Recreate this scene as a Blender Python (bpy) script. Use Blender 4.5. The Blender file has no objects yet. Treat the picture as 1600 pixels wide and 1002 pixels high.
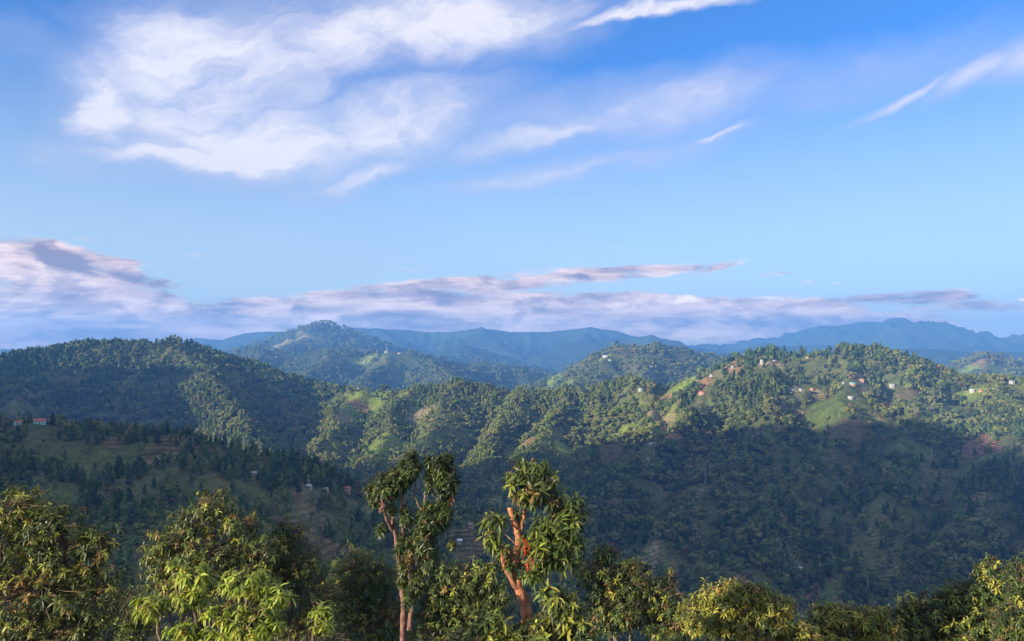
import bpy, math, random
import numpy as np
from mathutils import Vector, Matrix

S = bpy.context.scene
C = S.collection
R = math.radians
FP = 1232.0                      # focal length in pixels of a 1600 px wide picture
PITCH = math.atan((560.0 - 501.0) / FP)

# ---------------------------------------------------------------- camera
cam_d = bpy.data.cameras.new('camera')
cam_d.sensor_width = 36.0
cam_d.lens = 36.0 * FP / 1600.0
cam_d.clip_start = 0.2
cam_d.clip_end = 60000.0
cam = bpy.data.objects.new('camera', cam_d)
C.objects.link(cam)
cam.location = (0, 0, 0)
cam.rotation_euler = (R(90) + PITCH, 0, 0)
S.camera = cam

# ---------------------------------------------------------------- light, exposure
SUN_AZ, SUN_EL = -124.0, 14.0    # degrees clockwise from +Y (the view direction), elevation
S.view_settings.view_transform = 'Standard'
S.view_settings.look = 'None'
S.view_settings.exposure = 1.52
S.view_settings.gamma = 1.0
S.view_settings.use_curve_mapping = False
S.render.engine = 'CYCLES'
S.cycles.use_denoising = True
S.cycles.max_bounces = 5
S.cycles.diffuse_bounces = 3
S.cycles.glossy_bounces = 1
S.cycles.transmission_bounces = 2
S.cycles.volume_bounces = 1
S.cycles.use_adaptive_sampling = False

sd = bpy.data.lights.new('sun', 'SUN')
sd.energy = 4.4
sd.angle = R(0.5)
sd.color = (1.0, 0.86, 0.62)
sun = bpy.data.objects.new('sun', sd)
C.objects.link(sun)
SDIR = Vector((math.sin(R(SUN_AZ)) * math.cos(R(SUN_EL)), math.cos(R(SUN_AZ)) * math.cos(R(SUN_EL)), math.sin(R(SUN_EL))))
sun.rotation_euler = SDIR.to_track_quat('Z', 'Y').to_euler()

HAZE_DENSITY = 1.22e-4
HAZE_COLOR = (0.17, 0.44, 0.98)


def pdir(px, py):
    x = (px - 800.0) / FP
    u = (501.0 - py) / FP
    return np.array([x, math.cos(PITCH) - u * math.sin(PITCH), math.sin(PITCH) + u * math.cos(PITCH)])


def P(px, py, depth):
    d = pdir(px, py)
    return d * (depth / d[1])


def AE(px, py):
    d = pdir(px, py)
    return math.atan2(d[0], d[1]), math.atan2(d[2], math.hypot(d[0], d[1]))


# ---------------------------------------------------------------- sky with clouds
class NT:
    def __init__(self, tree):
        self.t = tree
        self.n = tree.nodes
        self.l = tree.links

    def node(self, typ, **kw):
        n = self.n.new(typ)
        for k, v in kw.items():
            setattr(n, k, v)
        return n

    def put(self, sock, v):
        if isinstance(v, bpy.types.NodeSocket):
            self.l.new(v, sock)
        elif v is not None:
            sock.default_value = v

    def math(self, op, a, b=None, c=None, clamp=False):
        n = self.node('ShaderNodeMath', operation=op, use_clamp=clamp)
        self.put(n.inputs[0], a)
        if b is not None:
            self.put(n.inputs[1], b)
        if c is not None:
            self.put(n.inputs[2], c)
        return n.outputs[0]

    def vmath(self, op, a, b=None, scale=None):
        n = self.node('ShaderNodeVectorMath', operation=op)
        self.put(n.inputs[0], a)
        if b is not None:
            self.put(n.inputs[1], b)
        if scale is not None:
            self.put(n.inputs['Scale'], scale)
        return n.outputs['Value'] if op in ('LENGTH', 'DOT_PRODUCT') else n.outputs['Vector']

    def mapping(self, v, loc=(0, 0, 0), rot=0.0, scale=(1, 1, 1), typ='TEXTURE'):
        n = self.node('ShaderNodeMapping', vector_type=typ)
        self.l.new(v, n.inputs['Vector'])
        n.inputs['Location'].default_value = loc
        n.inputs['Rotation'].default_value = (0, 0, rot)
        n.inputs['Scale'].default_value = scale
        return n.outputs[0]

    def noise(self, v, scale, detail=6.0, rough=0.55, dist=0.0, color=False, lac=2.0):
        n = self.node('ShaderNodeTexNoise')
        self.l.new(v, n.inputs['Vector'])
        n.inputs['Scale'].default_value = scale
        n.inputs['Detail'].default_value = detail
        n.inputs['Roughness'].default_value = rough
        n.inputs['Lacunarity'].default_value = lac
        n.inputs['Distortion'].default_value = dist
        return n.outputs['Color'] if color else n.outputs['Fac']

    def ramp(self, v, a, b, lo=0.0, hi=1.0, typ='SMOOTHSTEP'):
        n = self.node('ShaderNodeMapRange', interpolation_type=typ)
        n.clamp = True
        self.put(n.inputs[0], v)
        self.put(n.inputs[1], a)
        self.put(n.inputs[2], b)
        self.put(n.inputs[3], lo)
        self.put(n.inputs[4], hi)
        return n.outputs[0]

    def mix(self, f, a, b, blend='MIX'):
        n = self.node('ShaderNodeMix', data_type='RGBA', blend_type=blend)
        self.put(n.inputs[0], f)
        self.put(n.inputs[6], a)
        self.put(n.inputs[7], b)
        return n.outputs[2]


world = bpy.data.worlds.new('World')
S.world = world
world.use_nodes = True
world.cycles.sampling_method = 'MANUAL'
world.cycles.sample_map_resolution = 1024
wt = NT(world.node_tree)
wt.n.clear()
sky = wt.node('ShaderNodeTexSky', sky_type='NISHITA', sun_disc=False)
sky.sun_elevation = R(SUN_EL)
sky.sun_rotation = R(SUN_AZ % 360)
sky.altitude = 900
sky.air_density = 0.5
sky.dust_density = 2.0
sky.ozone_density = 4.0
geo = wt.node('ShaderNodeNewGeometry')
dirv = wt.vmath('SCALE', geo.outputs['Incoming'], scale=-1.0)
sep = wt.node('ShaderNodeSeparateXYZ')
wt.l.new(dirv, sep.inputs[0])
az = wt.math('ARCTAN2', sep.outputs[0], sep.outputs[1])
el = wt.math('ARCSINE', sep.outputs[2])
comb = wt.node('ShaderNodeCombineXYZ')
wt.l.new(az, comb.inputs[0])
wt.l.new(el, comb.inputs[1])
ae = comb.outputs[0]


def warp(v, scale, amount, stretch=(1, 1, 1), rot=0.0):
    c = wt.noise(wt.mapping(v, rot=rot, scale=stretch), scale, 5.0, 0.6, 0.0, color=True)
    c = wt.vmath('SUBTRACT', c, (0.5, 0.5, 0.5))
    return wt.vmath('ADD', v, wt.vmath('MULTIPLY', c, (amount[0], amount[1], 0.0)))


def masks(v, items):
    tot = None
    for px, py, rx, ry, rot, amp, soft in items:
        a, e = AE(px, py)
        k = math.cos(a)
        m = wt.mapping(v, loc=(a, e, 0), rot=R(rot), scale=(rx / FP * k * k, ry / FP * k, 1.0))
        ln = wt.vmath('LENGTH', m)
        r = wt.ramp(ln, 1.0, soft, 0.0, amp)
        tot = r if tot is None else wt.math('MAXIMUM', tot, r)
    return tot


hw = warp(ae, 3.4, (0.20, 0.12), (1.0, 0.6, 1.0), R(12))
hw = warp(hw, 16.0, (0.05, 0.022), (1.6, 0.7, 1.0), R(14))
HIGH = [  # px, py, rx, ry, rot, amp, inner radius
    (330, 120, 340, 180, 16, 0.85, 0.1), (300, 254, 300, 42, -2, 1.0, 0.0), (160, 160, 110, 120, 20, 0.92, 0.0), (390, 255, 160, 34, 3, 1.0, 0.0),
    (400, 225, 370, 105, 6, 0.92, 0.0), (620, 190, 290, 95, 16, 0.92, 0.0), (690, 45, 480, 95, 9, 0.85, 0.0), (540, 60, 340, 120, 10, 0.75, 0.0),
    (1020, 6, 270, 22, 7, 0.95, 0.1), (1000, 165, 520, 85, 4, 0.54, 0.0), (850, 275, 290, 34, 9, 0.6, 0.0), (1000, 250, 300, 40, 8, 0.32, 0.0),
    (1110, 222, 90, 16, 8, 0.6, 0.0), (560, 280, 160, 30, 22, 0.8, 0.0),
    (440, 310, 40, 16, -25, 0.4, 0.0), (1300, 125, 520, 85, 6, 0.36, 0.0), (60, 60, 200, 60, 0, 0.25, 0.0),
    (840, 210, 260, 40, 12, 0.66, 0.0), (420, 30, 400, 110, 10, 0.5, 0.0), (90, 240, 130, 50, -10, 0.35, 0.0),
]
STREAK = [(1420, 152, 175, 13, 21, 0.75, 0.0), (1530, 112, 170, 34, 19, 0.72, 0.0), (1610, 85, 150, 55, 16, 0.7, 0.0)]
hm = masks(hw, HIGH)
hs = masks(warp(ae, 9.0, (0.03, 0.02)), STREAK)
fib = wt.noise(wt.mapping(hw, rot=R(17), scale=(1.0, 0.32, 1.0)), 5.5, 10.0, 0.66, 0.15)
fib2 = wt.noise(wt.mapping(hw, rot=R(-30), scale=(0.8, 0.45, 1.0)), 4.5, 9.0, 0.66, 0.1)
fi = wt.math('ADD', wt.math('MULTIPLY', fib, 0.65), wt.math('MULTIPLY', fib2, 0.35))
tex = wt.ramp(fi, 0.32, 0.66, 0.50, 1.40, 'LINEAR')
# beyond the frame the cirrus goes on as loose streaks, thickened to add fill light
az_abs = wt.math('ABSOLUTE', az)
outside = wt.math('MAXIMUM', wt.ramp(az_abs, 0.62, 0.85), wt.ramp(el, 0.46, 0.62))
loose = wt.math('MULTIPLY', wt.math('MULTIPLY', wt.ramp(wt.noise(wt.mapping(ae, rot=R(12), scale=(1.0, 0.5, 1)), 2.0, 3.0, 0.5), 0.34, 0.58, 0, 0.85), outside),
                wt.ramp(el, 0.05, 0.25))
hm = wt.math('MAXIMUM', hm, loose)
hd = wt.math('MULTIPLY', hm, tex)
hd = wt.math('MAXIMUM', hd, wt.math('MULTIPLY', hs, wt.ramp(fib, 0.25, 0.7, 0.55, 1.1, 'LINEAR')))
hd = wt.ramp(hd, 0.04, 0.84, 0.0, 0.97, 'LINEAR')

lw = warp(ae, 9.0, (0.10, 0.022), (2.2, 1.0, 1.0))
LOW = [
    (20, 430, 240, 66, -8, 1.25, 0.6), (120, 412, 170, 36, -12, 1.1, 0.4), (120, 500, 340, 70, 0, 1.25, 0.6),
    (230, 440, 100, 15, -3, 0.85, 0.3), (270, 500, 130, 40, 0, 0.9, 0.3), (60, 366, 70, 6, 0, 0.4, 0.1), (150, 376, 60, 6, 0, 0.6, 0.1),
    (200, 411, 80, 9, 0, 0.8, 0.2), (325, 399, 75, 7, 0, 0.42, 0.1), (310, 424, 60, 6, 0, 0.3, 0.1), (640, 423, 50, 8, 0, 0.42, 0.1),
    (480, 482, 260, 34, 4, 1.0, 0.5), (820, 440, 360, 20, 4, 0.95, 0.4), (1010, 425, 150, 16, 2, 0.9, 0.3), (1120, 420, 75, 11, 8, 0.75, 0.1),
    (1200, 431, 40, 5, 4, 0.7, 0.2), (1252, 442, 22, 5, 6, 0.6, 0.2), (1296, 443, 12, 3, 0, 0.6, 0.2), (750, 498, 540, 52, 0, 1.25, 0.6), (1000, 498, 400, 50, 0, 1.2, 0.5),
    (970, 386, 35, 7, 0, 0.3, 0.1), (1190, 495, 230, 34, 3, 1.0, 0.5), (1075, 470, 36, 15, 0, 1.0, 0.5), (1400, 468, 160, 18, 2, 0.95, 0.3),
    (1300, 520, 330, 50, 0, 1.0, 0.3), (1500, 480, 200, 16, 0, 0.7, 0.2), (1470, 455, 80, 7, 3, 0.6, 0.1), (1600, 466, 40, 8, 0, 0.9, 0.3),
    (200, 555, 900, 40, 0, 1.0, 0.5), (1100, 560, 900, 36, 0, 0.9, 0.5),
]
lm = masks(lw, LOW)
ln1 = wt.noise(wt.mapping(lw, scale=(1.0, 0.22, 1.0)), 9.0, 10.0, 0.66, 0.1)
lrand = wt.math('MULTIPLY', wt.ramp(az_abs, 0.62, 0.8), wt.math('MULTIPLY', wt.ramp(el, 0.20, 0.0), wt.ramp(wt.noise(ae, 2.5, 3.0), 0.35, 0.6)))
lm = wt.math('MAXIMUM', lm, lrand)
lump = wt.noise(wt.mapping(lw, loc=(1.2, 5.2, 0), scale=(1.0, 0.45, 1.0)), 20.0, 9.0, 0.64)
ld = wt.math('MULTIPLY', wt.math('MULTIPLY', lm, wt.ramp(lump, 0.34, 0.6, 0.65, 1.3, 'LINEAR')), wt.ramp(ln1, 0.34, 0.62, wt.ramp(el, 0.085, 0.035, 0.12, 0.6), 1.50, 'LINEAR'))
ld = wt.ramp(ld, 0.20, 0.85, 0.0, 0.95)

# colours are radiances: the background strength below scales them as it scales the sky
lshade = wt.noise(wt.mapping(lw, loc=(3.1, 1.7, 0), scale=(1.0, 0.20, 1.0)), 7.0, 10.0, 0.68, 0.1)
left = wt.ramp(az, 0.15, -0.35)
BRIGHT, PINK, GREY = (4.6, 3.4, 2.8, 1), (2.7, 1.9, 1.7, 1), (1.05, 0.82, 0.95, 1)
lc = wt.mix(wt.ramp(lshade, 0.42, 0.62), PINK, BRIGHT)
DARK = [(90, 405, 130, 22, -12, 1.0, 0.1), (200, 432, 110, 13, -10, 0.9, 0.1), (40, 460, 150, 12, -3, 0.5, 0.1), (60, 520, 260, 34, 0, 0.55, 0.0),
        (520, 482, 120, 12, 2, 0.75, 0.1), (640, 492, 130, 10, 0, 0.75, 0.1), (380, 475, 90, 6, 2, 0.7, 0.1), (690, 461, 70, 8, 0, 0.7, 0.1),
        (960, 436, 150, 9, -3, 0.6, 0.1), (1220, 505, 160, 26, 0, 0.55, 0.1), (1330, 520, 200, 24, 0, 0.6, 0.1), (1430, 462, 90, 8, 4, 0.6, 0.1)]
dm = masks(lw, DARK)
lsh2 = wt.noise(wt.mapping(lw, loc=(7.7, 2.2, 0), scale=(1.0, 0.42, 1.0)), 16.0, 8.0, 0.62)
dk = wt.math('ADD', dm, wt.math('ADD', wt.ramp(lshade, 0.52, 0.36, 0.0, 0.5), wt.ramp(lsh2, 0.56, 0.38, -0.15, 0.55)), clamp=True)
lc = wt.mix(dk, lc, GREY)
puff = masks(warp(ae, 34.0, (0.045, 0.03)), [(1075, 469, 34, 12, 0, 0.8, 0.0), (1195, 465, 32, 6, 0, 0.6, 0.2), (1600, 466, 30, 7, 0, 0.9, 0.2),
                                             (270, 484, 26, 7, 0, 0.5, 0.1), (505, 500, 36, 14, 0, 0.4, 0.0), (960, 474, 30, 5, 0, 0.45, 0.1)])
lc = wt.mix(puff, lc, (6.0, 4.8, 3.8, 1))

base = sky.outputs[0]
hsv = wt.node('ShaderNodeHueSaturation')
hsv.inputs['Saturation'].default_value = 1.12
hsv.inputs['Value'].default_value = 1.0
wt.l.new(base, hsv.inputs['Color'])
base = hsv.outputs[0]
veil = wt.ramp(el, 0.36, 0.03, 0.0, 0.82, 'LINEAR')
base = wt.mix(veil, base, (2.45, 2.7, 2.05, 1))
c1 = wt.mix(hd, base, wt.mix(wt.ramp(hd, 0.25, 1.0), (1.75, 1.82, 2.45, 1), (2.75, 2.65, 2.85, 1)))
c2 = wt.mix(ld, c1, lc)
bg = wt.node('ShaderNodeBackground')
wt.l.new(c2, bg.inputs['Color'])
bg.inputs['Strength'].default_value = 0.124
wo = wt.node('ShaderNodeOutputWorld')
wt.l.new(bg.outputs[0], wo.inputs['Surface'])


# ---------------------------------------------------------------- helpers
rng = np.random.default_rng(11)


def _hash(ix, iy, seed):
    h = (ix.astype(np.int64) * 374761393 + iy.astype(np.int64) * 668265263 + seed * 974711) & 0x7fffffff
    h = ((h ^ (h >> 13)) * 1274126177) & 0x7fffffff
    h = h ^ (h >> 16)
    return (h & 0xffff) / 65535.0


def vnoise(x, y, seed=0):
    ix, iy = np.floor(x), np.floor(y)
    fx, fy = x - ix, y - iy
    fx = fx * fx * fx * (fx * (fx * 6 - 15) + 10)
    fy = fy * fy * fy * (fy * (fy * 6 - 15) + 10)
    a, b = _hash(ix, iy, seed), _hash(ix + 1, iy, seed)
    c, d = _hash(ix, iy + 1, seed), _hash(ix + 1, iy + 1, seed)
    return (a + (b - a) * fx) * (1 - fy) + (c + (d - c) * fx) * fy


def fbm(x, y, scale, octv=4, seed=0, ridged=False):
    t, amp, tot = 0.0, 1.0, 0.0
    c, s = 0.8, 0.6
    for o in range(octv):
        n = vnoise(x / scale, y / scale, seed + o * 17)
        if ridged:
            n = 1 - np.abs(2 * n - 1)
        t = t + n * amp
        tot += amp
        amp *= 0.5
        scale *= 0.5
        x, y = c * x - s * y + 31.7, s * x + c * y + 11.3
    return t / tot


def sstep(a, b, x):
    t = np.clip((x - a) / (b - a), 0, 1)
    return t * t * (3 - 2 * t)


def mesh_np(name, verts, faces, smooth=False, mats=(), tint=None, fmat=None):
    """faces: list of (k,n) int arrays"""
    me = bpy.data.meshes.new(name)
    verts = np.asarray(verts, dtype=np.float32)
    me.vertices.add(len(verts))
    me.vertices.foreach_set('co', verts.ravel())
    loops = np.concatenate([f.ravel() for f in faces]).astype(np.int32)
    sizes = np.concatenate([np.full(len(f), f.shape[1], np.int32) for f in faces])
    starts = np.concatenate([[0], np.cumsum(sizes)[:-1]]).astype(np.int32)
    me.loops.add(len(loops))
    me.loops.foreach_set('vertex_index', loops)
    me.polygons.add(len(sizes))
    me.polygons.foreach_set('loop_start', starts)
    me.polygons.foreach_set('loop_total', sizes)
    if smooth:
        me.polygons.foreach_set('use_smooth', np.ones(len(sizes), bool))
    for m in mats:
        me.materials.append(m)
    if fmat is not None:
        me.polygons.foreach_set('material_index', np.asarray(fmat, np.int32))
    if tint is not None:
        a = me.attributes.new('tint', 'FLOAT_COLOR', 'POINT')
        t = np.ones((len(verts), 4), np.float32)
        t[:, :np.shape(tint)[-1]] = tint
        a.data.foreach_set('color', t.ravel())
    me.update()
    return me


def link(name, me, parent=None, loc=None, kind=None):
    o = bpy.data.objects.new(name, me)
    C.objects.link(o)
    if parent is not None:
        o.parent = parent
    if loc is not None:
        o.location = loc
    if kind:
        o['kind'] = kind
    return o


def tag(o, label, cat, group=None):
    o['label'] = label
    o['category'] = cat
    if group:
        o['group'] = group
    return o


# ---------------------------------------------------------------- materials
def mat(name):
    m = bpy.data.materials.new(name)
    m.use_nodes = True
    t = NT(m.node_tree)
    b = m.node_tree.nodes['Principled BSDF']
    return m, t, b


def mat_plain(name, col, rough=0.8, var=0.25, scale=3.0, metal=0.0, bump=0.0):
    m, t, b = mat(name)
    tc = t.node('ShaderNodeTexCoord')
    n = t.noise(tc.outputs['Object'], scale, 6.0, 0.6)
    c = t.mix(t.ramp(n, 0.3, 0.7), tuple(x * (1 - var) for x in col) + (1,), tuple(min(1, x * (1 + var)) for x in col) + (1,))
    t.l.new(c, b.inputs['Base Color'])
    b.inputs['Roughness'].default_value = rough
    b.inputs['Metallic'].default_value = metal
    if bump:
        bp = t.node('ShaderNodeBump')
        bp.inputs['Strength'].default_value = 1.0
        bp.inputs['Distance'].default_value = bump
        t.l.new(n, bp.inputs['Height'])
        t.l.new(bp.outputs[0], b.inputs['Normal'])
    return m


def mat_terrain():
    m, t, b = mat('hillside_ground')
    at = t.node('ShaderNodeAttribute', attribute_name='tint')
    g = t.node('ShaderNodeNewGeometry')
    n1 = t.noise(g.outputs['Position'], 0.06, 6.0, 0.65)
    n2 = t.noise(g.outputs['Position'], 0.35, 5.0, 0.7)
    k = t.math('MULTIPLY', t.ramp(n1, 0.3, 0.7, 0.6, 1.4, 'LINEAR'), t.ramp(n2, 0.3, 0.7, 0.6, 1.4, 'LINEAR'))
    scrub = t.math('MULTIPLY', t.ramp(t.noise(g.outputs['Position'], 0.11, 7.0, 0.72, 0.3), 0.50, 0.60, 0.0, 0.8), 1.0)
    c = t.vmath('SCALE', t.mix(scrub, at.outputs['Color'], (0.055, 0.075, 0.028, 1)), scale=k)
    t.l.new(c, b.inputs['Base Color'])
    b.inputs['Roughness'].default_value = 0.95
    b.inputs['Specular IOR Level'].default_value = 0.1
    sp = t.node('ShaderNodeSeparateXYZ')
    t.l.new(g.outputs['Position'], sp.inputs[0])
    lev = t.math('ADD', t.math('MULTIPLY', sp.outputs[2], 2.1), t.math('MULTIPLY', n1, 5.0))
    bank = t.math('MULTIPLY', t.ramp(t.math('SINE', lev), 0.1, 0.8), at.outputs['Alpha'])
    brk = t.math('MULTIPLY', bank, t.ramp(t.noise(g.outputs['Position'], 0.03, 3.0, 0.6), 0.35, 0.55, 0.25, 1.0))
    c = t.mix(brk, c, t.vmath('MULTIPLY', c, (0.42, 0.55, 0.45)))
    t.l.new(c, b.inputs['Base Color'])
    bp = t.node('ShaderNodeBump')
    bp.inputs['Strength'].default_value = 1.0
    bp.inputs['Distance'].default_value = 2.5
    t.l.new(t.math('ADD', t.math('ADD', n1, t.math('MULTIPLY', n2, 0.4)), t.math('MULTIPLY', brk, 0.35)), bp.inputs['Height'])
    t.l.new(bp.outputs[0], b.inputs['Normal'])
    return m


def mat_foliage(name, source, spec=0.25, trans=0.25, rough=0.5, nscale=None, namp=0.3):
    m, t, b = mat(name)
    at = t.node('ShaderNodeAttribute', attribute_name='tint')
    at.attribute_type = source
    col = at.outputs['Vector']
    if nscale:
        g = t.node('ShaderNodeNewGeometry')
        n = t.noise(g.outputs['Position'], nscale, 3.0, 0.6)
        col = t.vmath('SCALE', col, scale=t.ramp(n, 0.3, 0.7, 1 - namp, 1 + namp, 'LINEAR'))
    t.l.new(col, b.inputs['Base Color'])
    b.inputs['Roughness'].default_value = rough
    b.inputs['Specular IOR Level'].default_value = spec
    if trans:
        tr = t.node('ShaderNodeBsdfTranslucent')
        t.l.new(t.vmath('MULTIPLY', col, (1.3, 1.2, 0.6)), tr.inputs['Color'])
        mx = t.node('ShaderNodeMixShader')
        mx.inputs[0].default_value = trans
        t.l.new(b.outputs[0], mx.inputs[1])
        t.l.new(tr.outputs[0], mx.inputs[2])
        t.l.new(mx.outputs[0], t.n['Material Output'].inputs['Surface'])
    return m


def mat_bark(name, a, bcol, scale=14.0):
    m, t, b = mat(name)
    g = t.node('ShaderNodeNewGeometry')
    v = t.mapping(g.outputs['Position'], scale=(1, 1, 2.5))
    n = t.noise(v, scale, 8.0, 0.7, 0.4)
    t.l.new(t.mix(t.ramp(n, 0.35, 0.65), a + (1,), bcol + (1,)), b.inputs['Base Color'])
    b.inputs['Roughness'].default_value = 0.9
    bp = t.node('ShaderNodeBump')
    bp.inputs['Distance'].default_value = 0.03
    bp.inputs['Strength'].default_value = 0.9
    t.l.new(n, bp.inputs['Height'])
    t.l.new(bp.outputs[0], b.inputs['Normal'])
    return m


M_TERR = mat_terrain()
M_HILLTREE = mat_foliage('hill_tree_leaves', 'INSTANCER', 0.1, 0.15, 0.7, 0.25, 0.25)
M_LEAF = mat_foliage('broad_leaves', 'GEOMETRY', 0.35, 0.28, 0.42)
M_TRUNKFAR = mat_plain('pale_trunk', (0.22, 0.19, 0.15))
M_BARK = mat_bark('grey_brown_bark', (0.10, 0.07, 0.05), (0.24, 0.18, 0.13))
M_BARKRED = mat_bark('orange_brown_bark', (0.17, 0.06, 0.03), (0.46, 0.20, 0.10), 12.0)
M_BARKPINK = mat_bark('flaking_pinkish_bark', (0.07, 0.03, 0.025), (0.27, 0.15, 0.12), 16.0)
M_TWIG = mat_plain('twig_bark', (0.16, 0.11, 0.07))
M_RED = mat_plain('red_young_leaves', (0.65, 0.06, 0.04), 0.5)

# ---------------------------------------------------------------- terrain
# ridge lines: (group, tree allowance in metres, flank slope, points)
# points: (px, py, depth) of the visible crest, or ('w', x, y, z) in metres
TERR = []


def ridge(group, slope, pts, trees=0.0, rnd=12.0):
    out = []
    for p in pts:
        if p[0] == 'w':
            out.append(np.array(p[1:], float))
        else:
            q = P(*p)
            q[2] -= trees
            out.append(q)
    TERR.append((group, slope, np.array(out), rnd))


# far mountains
ridge('far_mountain', 0.340, [(1180, 530, 10600), (1260, 512, 10400), (1345, 504, 10000), (1400, 493, 10000), (1440, 495, 10000), (1480, 499, 10000), (1530, 505, 10000), (1570, 497, 10000), (1610, 487, 10000), (1760, 489, 10000)], rnd=80)
ridge('far_ridge', 0.480, [(-300, 540, 9500), (-100, 548, 9500), (0, 546, 9000), (25, 545, 9000), (60, 551, 9000)], rnd=50)
ridge('far_ridge', 0.480, [(250, 548, 9500), (300, 528, 9300), (345, 532, 9200), (385, 521, 9000), (405, 519, 9000), (450, 518, 9000), (500, 520, 9000), (545, 513, 9000), (590, 514, 9000), (635, 516, 9000),
                          (678, 520, 9000), (700, 518, 8900), (755, 512, 8800), (800, 519, 8900), (850, 519, 9000), (880, 516, 9000), (925, 512, 9000), (960, 517, 9000), (1000, 526, 9100), (1060, 540, 9300), (1150, 552, 9500)], rnd=50)
ridge('far_ridge', 0.540, [(755, 512, 8800), (770, 530, 8300), (800, 552, 7800)], rnd=40)
ridge('far_ridge', 0.540, [(590, 514, 9000), (610, 530, 8300), (650, 548, 7800)], rnd=40)
ridge('far_ridge', 0.540, [(925, 512, 9000), (905, 530, 8400), (860, 552, 7900)], rnd=40)
ridge('far_ridge', 0.504, [(860, 562, 8200), (900, 545, 8000), (950, 528, 7800), (985, 529, 7700), (1017, 523, 7600), (1050, 532, 7600), (1080, 543, 7700), (1130, 548, 7900)], rnd=40)
ridge('blue_ridge', 0.400, [(1050, 541, 9900), (1110, 537, 9900), (1170, 548, 9900)], rnd=40)
ridge('blue_ridge', 0.400, [(1140, 555, 7600), (1180, 545, 7500), (1210, 535, 7400), (1235, 541, 7400), (1300, 539, 7600), (1330, 545, 7600)], rnd=40)
ridge('blue_ridge', 0.360, [(1380, 545, 6600), (1430, 545, 6500), (1470, 545, 6500), (1520, 550, 6500), (1570, 549, 6500), (1640, 552, 6500)], rnd=40)
ridge('peaked_mountain', 0.504, [(345, 556, 6400), (400, 537, 6200), (440, 523, 6050), (480, 512, 6000), (505, 505, 5950), (520, 507, 5950), (545, 515, 6000), (580, 527, 6050), (610, 540, 6100), (640, 552, 6200), (700, 572, 6400)], rnd=30)
ridge('peaked_mountain', 0.540, [(505, 505, 5950), (490, 525, 5600), (450, 545, 5200)], rnd=30)
ridge('peaked_mountain', 0.540, [(545, 515, 6000), (545, 535, 5600), (560, 555, 5200)], rnd=30)
ridge('cone_hill', 0.420, [(640, 556, 7200), (680, 550, 7100), (705, 547, 7000), (720, 541, 7000), (730, 539, 7000), (745, 543, 7000), (775, 556, 7100), (800, 566, 7200)], rnd=25)
# terraced blue hill with the mast
ridge('terraced_hill', 0.540, [(300, 590, 4500), (370, 550, 4400), (410, 540, 4300), (440, 547, 4300), (480, 552, 4300), (500, 547, 4250), (540, 543, 4200), (580, 547, 4200), (620, 549, 4150), (645, 551, 4150),
                              (690, 560, 4200), (740, 568, 4250), (800, 575, 4300), (860, 585, 4400)], 8, 20)
ridge('terraced_hill', 0.600, [(620, 549, 4150), (590, 572, 3900), (560, 592, 3700), (545, 612, 3500)], 8, 14)
ridge('terraced_hill', 0.600, [(540, 543, 4200), (500, 565, 3950), (470, 590, 3700), (455, 610, 3500)], 8, 14)
ridge('terraced_hill', 0.600, [(645, 551, 4150), (690, 580, 3800), (700, 605, 3500)], 8, 14)
ridge('terraced_hill', 0.600, [(410, 540, 4300), (400, 570, 4000), (390, 600, 3700)], 8, 14)
ridge('terraced_hill', 0.480, [(700, 578, 4900), (770, 567, 4900), (830, 571, 4900), (880, 582, 4900)], 8, 14)
# middle hill
ridge('middle_hill', 0.576, [(800, 625, 3600), (845, 602, 3500), (880, 583, 3400), (910, 566, 3350), (935, 549, 3300), (960, 538, 3300), (985, 541, 3300), (1005, 541, 3300), (1022, 539, 3300), (1050, 544, 3300), (1080, 552, 3350),
                            (1120, 553, 3400), (1160, 555, 3450), (1200, 561, 3500), (1260, 570, 3500)], 8, 18)
ridge('middle_hill', 0.624, [(960, 538, 3300), (930, 575, 3050), (900, 600, 2850), (880, 620, 2700)], 8, 10)
ridge('middle_hill', 0.624, [(1022, 539, 3300), (1000, 575, 3050), (985, 605, 2800)], 8, 10)
ridge('middle_hill', 0.660, [(1160, 556, 3400), (1110, 580, 3000), (1050, 603, 2700), (1020, 620, 2600)], 6, 8)
ridge('small_hill', 0.600, [(1440, 585, 3500), (1485, 568, 3450), (1515, 557, 3400), (1545, 549, 3400), (1565, 554, 3400), (1590, 564, 3450), (1630, 580, 3500)], 8, 14)
ridge('small_hill', 0.660, [(1545, 549, 3400), (1535, 575, 3200), (1520, 600, 3000)], 8, 8)
ridge('small_hill', 0.660, [(1565, 554, 3400), (1590, 580, 3200), (1620, 600, 3000)], 8, 8)
# saddle
ridge('saddle_ridge', 0.660, [(500, 612, 2050), (540, 606, 2000), (580, 608, 2000), (620, 603, 2000), (655, 602, 2000), (690, 602, 2000), (715, 597, 1980), (740, 601, 1980), (780, 607, 1960), (820, 607, 1950), (860, 608, 1950), (900, 606, 1940),
                             (950, 603, 1920), (985, 595, 1900), (1005, 590, 1900), (1030, 598, 1890), (1060, 606, 1880)], 10, 10)
ridge('saddle_ridge', 0.726, [(560, 607, 2000), (548, 640, 1850), (520, 672, 1700), (500, 700, 1580), (480, 740, 1420)], 8, 10)
ridge('saddle_ridge', 0.766, [(655, 602, 2000), (630, 640, 1820), (600, 680, 1650), (570, 720, 1500), (545, 765, 1350)], 8, 8)
ridge('saddle_ridge', 0.766, [(715, 597, 1980), (700, 635, 1800), (660, 685, 1620), (610, 735, 1420), (600, 790, 1250)], 8, 8)
ridge('saddle_ridge', 0.766, [(800, 607, 1955), (790, 650, 1780), (775, 700, 1600), (760, 750, 1420), (745, 800, 1260)], 8, 8)
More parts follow.
